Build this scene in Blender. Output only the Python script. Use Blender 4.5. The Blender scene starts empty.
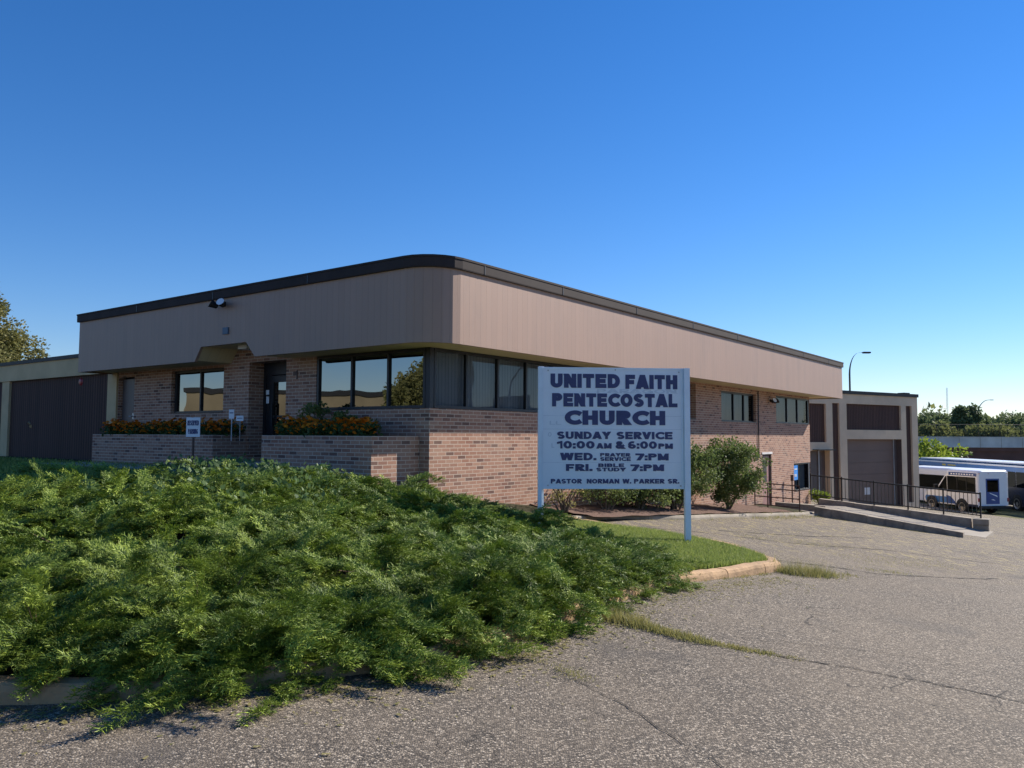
import bpy, bmesh, math, random
import numpy as np
from mathutils import Vector, Matrix
random.seed(7)
RNG = np.random.default_rng(11)
C = bpy.context.scene.collection
PI = math.pi

# ------------------------------------------------------------------ materials
def newmat(name):
    m = bpy.data.materials.new(name); m.use_nodes = True
    nt = m.node_tree; nt.nodes.clear()
    out = nt.nodes.new('ShaderNodeOutputMaterial')
    b = nt.nodes.new('ShaderNodeBsdfPrincipled')
    nt.links.new(b.outputs[0], out.inputs[0])
    return m, nt, b, out
class N:
    """small helper for node maths"""
    def __init__(s, nt): s.nt = nt
    def _in(s, n, i, v):
        if v is None: return
        if hasattr(v, 'node'): s.nt.links.new(v, n.inputs[i])
        else: n.inputs[i].default_value = v
    def m(s, op, a, b=None, c=None, clamp=False):
        n = s.nt.nodes.new('ShaderNodeMath'); n.operation = op; n.use_clamp = clamp
        s._in(n, 0, a); s._in(n, 1, b); s._in(n, 2, c); return n.outputs[0]
    def mix(s, f, a, b, mode='MIX'):
        n = s.nt.nodes.new('ShaderNodeMix'); n.data_type = 'RGBA'; n.blend_type = mode
        s._in(n, 0, f); s._in(n, 6, a if hasattr(a, 'node') else (*a, 1)); s._in(n, 7, b if hasattr(b, 'node') else (*b, 1))
        return n.outputs[2]
    def uv(s):
        t = s.nt.nodes.new('ShaderNodeUVMap'); return t.outputs[0]
    def obj(s):
        t = s.nt.nodes.new('ShaderNodeTexCoord'); return t.outputs['Object']
    def pos(s):
        t = s.nt.nodes.new('ShaderNodeNewGeometry'); return t.outputs['Position']
    def sep(s, v):
        n = s.nt.nodes.new('ShaderNodeSeparateXYZ'); s.nt.links.new(v, n.inputs[0]); return n.outputs
    def comb(s, x, y, z=0.0):
        n = s.nt.nodes.new('ShaderNodeCombineXYZ'); s._in(n, 0, x); s._in(n, 1, y); s._in(n, 2, z); return n.outputs[0]
    def noise(s, v, sc, det=4, rough=.55, out=0):
        n = s.nt.nodes.new('ShaderNodeTexNoise'); s.nt.links.new(v, n.inputs['Vector'])
        n.inputs['Scale'].default_value = sc; n.inputs['Detail'].default_value = det; n.inputs['Roughness'].default_value = rough
        return n.outputs[out]
    def white(s, v):
        n = s.nt.nodes.new('ShaderNodeTexWhiteNoise'); n.noise_dimensions = '3D'; s.nt.links.new(v, n.inputs['Vector']); return n.outputs['Value']
    def voro(s, v, sc, feat='F1', out='Distance'):
        n = s.nt.nodes.new('ShaderNodeTexVoronoi'); n.feature = feat; s.nt.links.new(v, n.inputs['Vector']); n.inputs['Scale'].default_value = sc
        return n.outputs[out]
    def ramp(s, v, stops, interp='LINEAR'):
        n = s.nt.nodes.new('ShaderNodeValToRGB'); r = n.color_ramp; r.interpolation = interp
        while len(r.elements) < len(stops): r.elements.new(.5)
        for e, (p, c) in zip(r.elements, stops):
            e.position = p; e.color = (*c, 1) if len(c) == 3 else c
        s.nt.links.new(v, n.inputs[0]); return n.outputs[0]
    def rng(s, v, a, b, c, d):
        n = s.nt.nodes.new('ShaderNodeMapRange'); s._in(n, 0, v)
        for i, q in enumerate((a, b, c, d)): n.inputs[i+1].default_value = q
        return n.outputs[0]
    def bump(s, h, strength, dist, bsdf):
        n = s.nt.nodes.new('ShaderNodeBump'); n.inputs['Strength'].default_value = strength; n.inputs['Distance'].default_value = dist
        s.nt.links.new(h, n.inputs['Height']); s.nt.links.new(n.outputs[0], bsdf.inputs['Normal'])
    def set(s, bsdf, name, v): 
        if hasattr(v, 'node'): s.nt.links.new(v, bsdf.inputs[name])
        else: bsdf.inputs[name].default_value = v

def plain(name, col, rough=.6, metal=0, var=.12, scale=3.0, bump=0.0, bscale=60, spec=.5):
    m, nt, b, o = newmat(name); n = N(nt)
    p = n.obj()
    f = n.noise(p, scale, 5, .6)
    c = n.mix(n.rng(f, .3, .7, 0, 1), tuple(x*(1-var) for x in col), tuple(min(1, x*(1+var)) for x in col))
    n.set(b, 'Base Color', c); b.inputs['Roughness'].default_value = rough; b.inputs['Metallic'].default_value = metal
    b.inputs['Specular IOR Level'].default_value = spec
    if bump: n.bump(n.noise(p, bscale, 4, .6), bump, .01, b)
    return m

M = {}
def brick_mat(name, stops, mortar):
    m, nt, b, o = newmat(name); n = N(nt)
    s = n.sep(n.uv()); u, v = s[0], s[1]
    H, W, J = .0677, .215, .013
    rowf = n.m('DIVIDE', v, H); row = n.m('FLOOR', rowf)
    half = n.m('MULTIPLY', n.m('MODULO', n.m('ADD', row, 1000.0), 2.0), .5)
    colf = n.m('ADD', n.m('DIVIDE', u, W), half); col = n.m('FLOOR', colf)
    fy = n.m('SUBTRACT', rowf, row); fx = n.m('SUBTRACT', colf, col)
    ey = n.m('LESS_THAN', fy, J/H); ex = n.m('LESS_THAN', fx, J/W)
    mort = n.m('MAXIMUM', ex, ey)
    rnd = n.white(n.comb(col, row, 0.0))
    c = n.ramp(rnd, stops, 'CONSTANT')
    p = n.comb(u, v, 0.0)
    blot = n.noise(p, 1.1, 4, .6)
    fine = n.noise(p, 45, 4, .7)
    c = n.mix(n.rng(fine, .25, .75, .0, .5), c, (.16, .10, .075))
    c = n.mix(n.rng(blot, .35, .75, 0, .35), c, (.36, .27, .21))
    c = n.mix(mort, c, mortar)
    n.set(b, 'Base Color', c); b.inputs['Roughness'].default_value = .9; b.inputs['Specular IOR Level'].default_value = .2
    hgt = n.m('ADD', n.m('SUBTRACT', 1.0, mort), n.m('MULTIPLY', fine, .5))
    n.bump(hgt, .6, .008, b)
    return m
M['brick'] = brick_mat('brick', [(0, (.47, .245, .165)), (.28, (.41, .205, .135)), (.5, (.51, .285, .195)), (.68, (.35, .17, .118)), (.83, (.26, .125, .092)), (.93, (.16, .08, .065))], (.56, .44, .35))

def ribbed(name, col, pitch, gap, bumpd, rough=.55, var=.10, stain=(.2, .16, .14), stainamt=.3, gdark=.75):
    m, nt, b, o = newmat(name); n = N(nt)
    s = n.sep(n.uv()); u, v = s[0], s[1]
    f = n.m('DIVIDE', u, pitch); i = n.m('FLOOR', f); fr = n.m('SUBTRACT', f, i)
    g = n.m('LESS_THAN', fr, gap)
    w = n.white(n.comb(i, 3.0, 0.0))
    c = n.mix(w, tuple(x*(1-var) for x in col), tuple(x*(1+var) for x in col))
    st = n.noise(n.comb(n.m('MULTIPLY', u, 1.0), n.m('MULTIPLY', v, .35), 0.0), 1.6, 6, .65)
    c = n.mix(n.rng(st, .5, .8, 0, stainamt), c, stain)
    streak = n.noise(n.comb(n.m('MULTIPLY', u, 9.0), n.m('MULTIPLY', v, .5), 0.0), 1.5, 4, .6)
    c = n.mix(n.rng(streak, .45, .8, 0, stainamt*.7), c, tuple(min(1, x*1.35) for x in stain))
    c = n.mix(n.m('MULTIPLY', g, gdark), c, tuple(x*.35 for x in col))
    n.set(b, 'Base Color', c); b.inputs['Roughness'].default_value = rough; b.inputs['Specular IOR Level'].default_value = .35
    n.bump(n.m('SUBTRACT', 1.0, g), .7, bumpd, b)
    return m
M['siding'] = ribbed('ribbed_taupe_metal', (.365, .236, .175), .152, .06, .004, .5, .03, (.22, .165, .14), .4, .2)
M['panel'] = ribbed('ribbed_brown_block', (.10, .052, .038), .13, .35, .03, .85, .12, (.05, .04, .035), .25)
M['soffit'] = ribbed('tan_soffit', (.64, .53, .31), .4, .015, .004, .6, .03, (.3, .25, .15), .25)
M['coping'] = plain('dark_coping_metal', (.038, .029, .028), .75, .0, .2, 2, spec=.2)
M['bronze'] = plain('dark_bronze', (.022, .022, .026), .4, .3, .15)
M['tan_wall'] = plain('tan_block_wall', (.24, .185, .11), .9, 0, .2, .3)
M['beige_lit'] = plain('beige_concrete_lit', (.66, .51, .35), .85, 0, .10, 1.0, .25, 40)  # lighter copy of the beige; the service building's brighter light put into colour
M['beige'] = plain('beige_concrete', (.60, .44, .24), .85, 0, .12, 1.3, .25, 40)
M['concrete'] = plain('weathered_concrete', (.31, .265, .205), .92, 0, .28, 2.2, .5, 35)
M['concrete_dark'] = plain('old_concrete', (.31, .255, .195), .92, 0, .35, 3.5, .6, 30)
M['curb'] = plain('worn_kerb', (.44, .28, .15), .93, 0, .32, 2.6, .8, 28)
M['walk'] = plain('sidewalk_concrete', (.34, .295, .235), .9, 0, .15, 1.5, .3, 50)
M['doorbrown'] = plain('brown_door_paint_and_shade', (.10, .075, .068), .45, 0, .1)  # door paint; also stands in for shade at the garage jamb
M['doorpink'] = plain('faded_maroon_door', (.33, .17, .15), .55, 0, .15, 3)
M['garage'] = plain('garage_door_paint', (.165, .10, .075), .5, 0, .08, 1)
M['lintel'] = plain('white_lintel', (.7, .66, .62), .6)
M['roofing'] = plain('roof_membrane', (.12, .12, .12), .9)
M['black'] = plain('black_metal', (.014, .013, .013), .6, .1)
M['pipe'] = plain('rusty_brown_pipe', (.10, .055, .04), .6, .2, .3, 12)
M['galv'] = plain('galvanised', (.42, .44, .46), .42, .6, .1)
M['red'] = plain('red_bell', (.30, .025, .03), .4)
M['brass'] = plain('dull_brass', (.32, .25, .15), .45, .7)
M['white'] = plain('white_paint', (.72, .74, .75), .45, 0, .05)
M['signboard'] = plain('sign_pale_blue', (.76, .80, .86), .5, 0, .035, 2.2)
M['signpost'] = plain('post_pale_blue', (.72, .79, .86), .5, 0, .06, 5)
M['navy'] = plain('navy_letter', (.04, .05, .145), .5, 0, .1)
M['ghost'] = plain('faded_letter_ghost', (.60, .65, .73), .7, 0, .15)
M['signblue'] = plain('blue_notice', (.03, .26, .75), .4)
M['greycard'] = plain('number_plaque', (.06, .10, .15), .5)
M['bark'] = plain('bark', (.13, .095, .07), .95, 0, .3, 9, .8, 20)
M['deadtwig'] = plain('dry_twig', (.17, .115, .075), .95, 0, .3, 9)
M['rubber'] = plain('rubber', (.012, .012, .013), .8)
M['hub'] = plain('wheel_rim', (.50, .46, .40), .35, .6)
M['buswhite'] = plain('bus_white', (.85, .85, .85), .3, 0, .03)
M['busblue'] = plain('bus_blue', (.02, .07, .25), .3, 0, .1)
M['busnavy'] = plain('bus_navy', (.008, .014, .045), .25, 0, .1)
M['busmid'] = plain('bus_mid_blue', (.05, .17, .42), .3, 0, .1)
M['yellow'] = plain('yellow_decal', (.75, .55, .06), .5)
M['amber'] = plain('amber_lens', (.8, .25, .02), .3)
M['brickrust'] = plain('bridge_girder', (.16, .07, .05), .8, 0, .2, .6)
M['parapet'] = plain('bridge_concrete', (.62, .60, .56), .9, 0, .2, .5)

def glass_mat(name, fac, tint, rough=.01):
    m, nt, b, o = newmat(name); n = N(nt)
    nt.nodes.remove(b)
    tr = nt.nodes.new('ShaderNodeBsdfTransparent'); tr.inputs[0].default_value = (*tint, 1)
    gl = nt.nodes.new('ShaderNodeBsdfGlossy'); gl.inputs[0].default_value = (.215, .228, .232, 1); gl.inputs['Roughness'].default_value = rough
    fr = nt.nodes.new('ShaderNodeFresnel'); fr.inputs[0].default_value = 1.5
    f = n.m('ADD', fr.outputs[0], fac, clamp=True)
    bp = nt.nodes.new('ShaderNodeBump'); bp.inputs['Strength'].default_value = .12; bp.inputs['Distance'].default_value = .02
    nt.links.new(n.noise(n.obj(), 1.3, 1, .4), bp.inputs['Height']); nt.links.new(bp.outputs[0], gl.inputs['Normal'])
    mx = nt.nodes.new('ShaderNodeMixShader'); nt.links.new(f, mx.inputs[0]); nt.links.new(tr.outputs[0], mx.inputs[1]); nt.links.new(gl.outputs[0], mx.inputs[2])
    nt.links.new(mx.outputs[0], o.inputs[0]); return m
M['glass'] = glass_mat('tinted_window_glass', .10, (.62, .66, .70))
M['busglass'] = glass_mat('bus_window_glass', .02, (.08, .09, .10))
M['blind'] = ribbed('vertical_blind', (.55, .56, .54), .09, .12, .01, .8, .06)
M['interior'] = plain('dark_interior', (.05, .05, .05), .9)

def asphalt_mat():
    m, nt, b, o = newmat('worn_asphalt'); n = N(nt)
    p = n.pos()
    v1 = n.voro(p, 88, 'F1', 'Color'); s1 = n.sep(v1)
    d1 = n.voro(p, 88)
    big = n.noise(p, .55, 5, .6); mid = n.noise(p, 4.5, 4, .65); fine = n.noise(p, 160, 2, .7)
    # aggregate: exposed stones of different colour in a dark binder
    stone = n.ramp(s1[0], [(0, (.035, .032, .03)), (.2, (.09, .08, .07)), (.42, (.16, .14, .118)), (.62, (.26, .225, .185)), (.80, (.42, .36, .29)), (.93, (.62, .55, .46))], 'CONSTANT')
    binder = n.m('GREATER_THAN', d1, .62)
    c = n.mix(n.m('MULTIPLY', binder, .8), stone, (.045, .043, .042))
    c = n.mix(n.rng(mid, .35, .7, .05, .38), c, (.175, .145, .115))
    c = n.mix(n.rng(big, .35, .7, 0, .35), c, (.26, .215, .165))
    # fine crazing
    w = n.comb(*[n.m('ADD', a, n.m('MULTIPLY', n.noise(p, 1.6, 3, .6), 1.4)) for a in n.sep(p)[:2]], 0.0)
    e = n.voro(w, .55, 'DISTANCE_TO_EDGE')
    crk = n.m('MULTIPLY', n.m('LESS_THAN', e, .003), n.m('GREATER_THAN', n.noise(p, .4, 3, .5), .56))
    e2 = n.voro(w, 1.9, 'DISTANCE_TO_EDGE')
    crk2 = n.m('MULTIPLY', n.m('LESS_THAN', e2, .004), n.m('GREATER_THAN', n.noise(p, .27, 3, .5), .56))
    crk = n.m('MAXIMUM', crk, crk2)
    c = n.mix(n.m('MULTIPLY', crk, .75), c, (.028, .026, .024))
    # dry clippings and dirt over the far part of the drive
    sp = n.sep(p)
    dirt = n.noise(n.comb(n.m('MULTIPLY', sp[0], 3.0), n.m('MULTIPLY', sp[1], 1.3), 0.0), 1.5, 7, .75)
    far = n.rng(sp[1], 12.0, 16.0, 0.0, 1.0)
    dm = n.m('MULTIPLY', n.rng(dirt, .53, .60, 0, .8), far)
    c = n.mix(dm, c, (.34, .29, .15))
    c = n.mix(1.0, c, (1.03, .985, .90), 'MULTIPLY')
    stain = n.noise(p, .9, 2, .4); c = n.mix(n.rng(stain, .60, .72, 0, .45), c, (.07, .065, .06))
    n.set(b, 'Base Color', c); b.inputs['Roughness'].default_value = .88; b.inputs['Specular IOR Level'].default_value = .25
    h = n.m('ADD', n.m('MULTIPLY', n.m('SUBTRACT', 1.0, d1), 1.0), n.m('MULTIPLY', fine, .4))
    h = n.m('SUBTRACT', h, n.m('MULTIPLY', crk, 3.0))
    n.bump(h, .75, .006, b)
    return m
M['asphalt'] = asphalt_mat()
def soil(name, c1, c2, sc=8):
    m, nt, b, o = newmat(name); n = N(nt); p = n.pos()
    f = n.noise(p, sc, 8, .75); f2 = n.voro(p, 40, 'F1', 'Color')
    c = n.mix(n.rng(f, .3, .7, 0, 1), c1, c2)
    c = n.mix(n.m('MULTIPLY', n.sep(f2)[0], .4), c, tuple(x*1.6 for x in c2))
    n.set(b, 'Base Color', c); b.inputs['Roughness'].default_value = 1; b.inputs['Specular IOR Level'].default_value = .1
    n.bump(n.m('ADD', f, n.sep(f2)[1]), .8, .02, b); return m
M['soil'] = soil('bed_soil', (.03, .03, .016), (.06, .055, .03))
M['mulch'] = soil('red_mulch', (.11, .07, .055), (.20, .13, .10))
M['field'] = soil('far_ground', (.10, .12, .04), (.16, .15, .08), .2)
M['crack'] = plain('crack_dark_dirt', (.03, .027, .024), 1)

def leafmat(name, dark, light, tip=None, trans=.35, rough=.55, nscale=1.2):
    """UV.x = random per leaf, UV.y = 0..1 base to tip"""
    m, nt, b, o = newmat(name); n = N(nt)
    s = n.sep(n.uv())
    big = n.noise(n.pos(), nscale, 3, .6)
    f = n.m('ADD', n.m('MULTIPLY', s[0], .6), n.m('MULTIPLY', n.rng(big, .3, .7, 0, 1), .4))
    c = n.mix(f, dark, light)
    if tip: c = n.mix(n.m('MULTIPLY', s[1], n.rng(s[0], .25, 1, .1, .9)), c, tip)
    n.set(b, 'Base Color', c); b.inputs['Roughness'].default_value = rough; b.inputs['Specular IOR Level'].default_value = .3
    t = nt.nodes.new('ShaderNodeBsdfTranslucent'); nt.links.new(c, t.inputs[0])
    mx = nt.nodes.new('ShaderNodeMixShader'); mx.inputs[0].default_value = trans
    nt.links.new(b.outputs[0], mx.inputs[1]); nt.links.new(t.outputs[0], mx.inputs[2]); nt.links.new(mx.outputs[0], o.inputs[0])
    return m
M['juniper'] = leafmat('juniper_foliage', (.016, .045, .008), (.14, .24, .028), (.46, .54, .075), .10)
M['shrub'] = leafmat('shrub_leaves', (.055, .10, .03), (.19, .25, .075), (.28, .30, .10), .38, .6)
M['treeleaf'] = leafmat('ash_leaves', (.10, .12, .04), (.24, .22, .07), (.30, .25, .09), .35)
M['darktree'] = leafmat('far_tree_leaves', (.09, .125, .06), (.19, .235, .10), None, .35, .7, .15)
M['fartree'] = leafmat('far_tree_leaves_pale', (.12, .15, .06), (.27, .28, .09), None, .4, .7, .15)
M['brightbush'] = leafmat('bright_bush_leaves', (.16, .24, .03), (.34, .40, .05), None, .4)
M['grass'] = leafmat('lawn_blades', (.10, .16, .03), (.30, .38, .08), (.45, .48, .16), .4, .55, 4.5)
M['dryweed'] = leafmat('dry_weed', (.17, .19, .055), (.42, .36, .14), (.54, .46, .20), .38)
M['broad'] = leafmat('bindweed_leaves', (.08, .14, .05), (.17, .25, .09), None, .35)
M['marigoldleaf'] = leafmat('marigold_leaves', (.04, .075, .02), (.08, .13, .035), None, .3)
M['blossom_o'] = leafmat('orange_petals', (.85, .17, .01), (1.0, .38, .02), None, .25)

# ------------------------------------------------------------------ object helpers
def tag(o, label=None, cat=None, group=None, kind=None):
    if label: o['label'] = label
    if cat: o['category'] = cat
    if group: o['group'] = group
    if kind: o['kind'] = kind
    return o
def empty(name, loc=(0, 0, 0), rz=0, label=None, cat=None, group=None):
    o = bpy.data.objects.new(name, None); C.objects.link(o); o.location = loc; o.rotation_euler = (0, 0, rz)
    o.empty_display_size = .2
    return tag(o, label, cat, group)
class MB:
    def __init__(s): s.v = []; s.f = []; s.uv = []
    def face(s, pts, uvs=None):
        i = len(s.v); s.v += [tuple(p) for p in pts]; s.f.append(tuple(range(i, i+len(pts))))
        if uvs is None:
            a, b, c = Vector(pts[0]), Vector(pts[1]), Vector(pts[2])
            nr = (b-a).cross(c-a)
            ax, ay, az = abs(nr.x), abs(nr.y), abs(nr.z)
            if az >= ax and az >= ay: uvs = [(p[0], p[1]) for p in pts]
            elif ax >= ay: uvs = [(p[1], p[2]) for p in pts]
            else: uvs = [(p[0], p[2]) for p in pts]
        s.uv += list(uvs)
    def box(s, x0, x1, y0, y1, z0, z1, M4=None):
        P = [(x, y, z) for z in (z0, z1) for y in (y0, y1) for x in (x0, x1)]
        if M4 is not None: P = [tuple(M4 @ Vector(p)) for p in P]
        for q in ((0, 2, 3, 1), (4, 5, 7, 6), (0, 1, 5, 4), (1, 3, 7, 5), (3, 2, 6, 7), (2, 0, 4, 6)):
            s.face([P[k] for k in q])
        return s
    def tube(s, pts, r, n=8, cap=True):
        pts = [Vector(p) for p in pts]; R = r if isinstance(r, (list, tuple)) else [r]*len(pts)
        rings = []; up = None
        for i, p in enumerate(pts):
            d = (pts[min(i+1, len(pts)-1)] - pts[max(i-1, 0)]).normalized()
            a = Vector((0, 0, 1)) if abs(d.z) < .9 else Vector((1, 0, 0))
            if up is None: up = (a - d*a.dot(d)).normalized()
            else: up = (up - d*up.dot(d)).normalized()
            sd = d.cross(up)
            rings.append([p + (up*math.cos(2*PI*k/n) + sd*math.sin(2*PI*k/n))*R[i] for k in range(n)])
        for a, b in zip(rings, rings[1:]):
            for k in range(n): s.face([a[k], a[(k+1) % n], b[(k+1) % n], b[k]])
        if cap:
            s.face(rings[0][::-1]); s.face(rings[-1])
        return s
    def build(s, name, mat, parent=None, smooth=False, weld=False, bevel=0):
        me = bpy.data.meshes.new(name); me.from_pydata(s.v, [], s.f)
        uvl = me.uv_layers.new(name='UVMap'); k = 0
        flat = []
        for f in s.f:
            for i in f: flat += s.uv[i]
        uvl.data.foreach_set('uv', flat)
        if weld or bevel:
            bm = bmesh.new(); bm.from_mesh(me); bmesh.ops.remove_doubles(bm, verts=bm.verts, dist=1e-4)
            bmesh.ops.recalc_face_normals(bm, faces=bm.faces)
            if bevel: bmesh.ops.bevel(bm, geom=bm.edges[:], offset=bevel, segments=2, affect='EDGES', profile=.6)
            bm.to_mesh(me); bm.free()
        me.materials.append(mat)
        if smooth: me.polygons.foreach_set('use_smooth', [True]*len(me.polygons))
        o = bpy.data.objects.new(name, me); C.objects.link(o)
        if parent: o.parent = parent
        return o
def npmesh(name, V, F, UV, mat, parent=None, smooth=False):
    """V (n,3), F (m,k) constant k, UV (n,2)"""
    me = bpy.data.meshes.new(name); n, m, k = len(V), len(F), F.shape[1]
    me.vertices.add(n); me.vertices.foreach_set('co', V.astype(np.float32).ravel())
    me.loops.add(m*k); me.loops.foreach_set('vertex_index', F.astype(np.int32).ravel())
    me.polygons.add(m); me.polygons.foreach_set('loop_start', np.arange(0, m*k, k, dtype=np.int32))
    try: me.polygons.foreach_set('loop_total', np.full(m, k, dtype=np.int32))
    except Exception: pass
    uvl = me.uv_layers.new(name='UVMap'); uvl.data.foreach_set('uv', UV[F.ravel()].astype(np.float32).ravel())
    me.update(calc_edges=True); me.validate()
    me.materials.append(mat)
    if smooth: me.polygons.foreach_set('use_smooth', np.ones(m, bool))
    o = bpy.data.objects.new(name, me); C.objects.link(o)
    if parent: o.parent = parent
    return o
def copy_tree(o, parent=None):
    c = o.copy(); C.objects.link(c); c.parent = parent
    for ch in [x for x in bpy.data.objects if x.parent == o]: copy_tree(ch, c)
    return c

# ------------------------------------------------------------------ ground heights
def smooth01(t): t = np.clip(t, 0, 1); return t*t*(3-2*t)
def A(x, y):
    x = np.asarray(x, float); t = x-1.3
    z = -.11*.5*(t+np.sqrt(t*t+1))
    # the lower yard levels out
    lo = -3.05; k = .35
    return lo + .5*((z-lo)+np.sqrt((z-lo)**2+k*k)) - .5*(np.sqrt(lo*lo+k*k)+lo)*0
CURB = [(-34, 7.5), (-14, 5.6), (-6, 4.95), (-4.2, 4.82), (-2.87, 4.86), (-2.2, 4.95), (-1.5, 5.18), (-.75, 5.6), (-.1, 6.2), (.42, 6.98), (.85, 7.66), (1.35, 8.42), (2.07, 9.42), (2.74, 10.2), (3.45, 10.98), (3.78, 11.45), (3.88, 11.95)]
BACK = [(3.8, 12.5), (3.58, 13.05), (3.15, 13.65), (2.65, 14.05), (1.9, 14.3), (1.3, 14.75), (1.2, 15.3), (1.75, 16.05)]
SIDE = [(2.65, 16.95), (4.07, 18.45), (6.3, 21.42), (9.25, 25.3), (9.62, 25.85), (9.5, 26.4)]
POLY = CURB + BACK + SIDE + [(8.9, 27.2), (8.2, 28), (0, 22), (-20, 34), (-34, 40)]
def seg_dist(X, Y, line):
    d = np.full(X.shape, 1e9)
    for (x0, y0), (x1, y1) in zip(line, line[1:]):
        dx, dy = x1-x0, y1-y0; L = dx*dx+dy*dy
        t = np.clip(((X-x0)*dx+(Y-y0)*dy)/L, 0, 1)
        d = np.minimum(d, np.hypot(X-x0-t*dx, Y-y0-t*dy))
    return d
def inside(X, Y, poly):
    r = np.zeros(X.shape, bool); n = len(poly)
    for i in range(n):
        x0, y0 = poly[i]; x1, y1 = poly[(i+1) % n]
        if y0 == y1: continue
        c = ((y0 > Y) != (y1 > Y)) & (X < (x1-x0)*(Y-y0)/(y1-y0)+x0)
        r ^= c
    return r
def B(x, y):
    x = np.asarray(x, float); y = np.asarray(y, float)
    x, y = np.broadcast_arrays(x, y)
    d = seg_dist(x, y, CURB)
    return A(x, y) + .08 + .80*smooth01(d/6.6)*smooth01((1.6-x)/5.0)
_gx = np.arange(-15, 6, .1); _gy = np.arange(3, 18, .1); _GX, _GY = np.meshgrid(_gx, _gy)
_HT = np.where(inside(_GX, _GY, POLY), B(_GX, _GY), A(_GX, _GY)).tolist()
def hfast(x, y):
    i = int((y-3)*10+.5); j = int((x+15)*10+.5)
    return _HT[min(max(i, 0), len(_HT)-1)][min(max(j, 0), len(_HT[0])-1)]
WC = (-1.43, 14.0); ROT = math.atan2(.8, .6)
def loc2w(u, w): return (WC[0]+.6*u+.8*w, WC[1]+.8*u-.6*w)        # along right wall, outward from it
def lw2w(v, s): return (WC[0]-.8*v-.6*s, WC[1]+.6*v-.8*s)          # along left wall, outward from it

def gridmesh(name, xs, ys, zf, mat, keep=None):
    X, Y = np.meshgrid(xs, ys); Z = zf(X, Y)
    V = np.stack([X, Y, Z], -1).reshape(-1, 3); nx, ny = len(xs), len(ys)
    I = np.arange(nx*ny).reshape(ny, nx)
    F = np.stack([I[:-1, :-1], I[:-1, 1:], I[1:, 1:], I[1:, :-1]], -1).reshape(-1, 4)
    if keep is not None:
        cx = (X[:-1, :-1]+X[1:, 1:])/2; cy = (Y[:-1, :-1]+Y[1:, 1:])/2
        F = F[keep(cx, cy).ravel()]
    return npmesh(name, V, F, V[:, :2].copy(), mat, smooth=True)
xs = np.concatenate([np.arange(-40, -6, 2), np.arange(-6, 8, .25), np.arange(8, 40, 1), np.arange(40, 81, 4)])
ys = np.concatenate([np.arange(-30, 2, 2), np.arange(2, 18, .25), np.arange(18, 60, 1), np.arange(60, 76, 4)])
def lotz(X, Y):
    n = .012*np.sin(X*1.1+Y*.7)+.008*np.sin(X*2.3-Y*1.7)
    return A(X, Y) + n*smooth01((np.abs(X)+np.abs(Y))/4)
tag(gridmesh('asphalt_lot', xs, ys, lotz, M['asphalt']), kind='structure')
r_ = 4000
xs2 = np.array([-r_, -800, -200, -80, -39.9, 0, 20, 40, 80.0, 200, 800, r_]); ys2 = np.array([-r_, -300, -60, -29.9, 0, 30, 50, 76., 100, 250, 900, r_])
tag(gridmesh('ground', xs2, ys2, lambda X, Y: A(np.clip(X, -40, 80), Y)-.35, M['field']), kind='structure')
bx = np.concatenate([np.arange(-34, -8, .5), np.arange(-8, 10.3, .1)]); by = np.concatenate([np.arange(4.6, 28.5, .1), np.arange(28.5, 40, .3)])
tag(gridmesh('planting_bed', bx, by, B, M['soil'], keep=lambda X, Y: inside(X, Y, POLY) & (seg_dist(X, Y, CURB+BACK+SIDE) > .075)), kind='structure')
# mulch strip along the brick wall
def mulch():
    V = []; F = []; us = np.arange(3.0, 14.6, .25); ws = np.arange(0, 1.66, .15)
    for u in us:
        for w in ws:
            x, y = loc2w(u, w); V.append((x, y, float(B(x, y))+.014+.02*math.sin(u*5+w*9)*math.sin(w*6)+.02))
    n = len(ws)
    for i in range(len(us)-1):
        for j in range(n-1): F.append((i*n+j, (i+1)*n+j, (i+1)*n+j+1, i*n+j+1))
    V = np.array(V); return npmesh('mulch_strip', V, np.array(F), V[:, :2].copy(), M['mulch'], smooth=True)
tag(mulch(), kind='structure')

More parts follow.
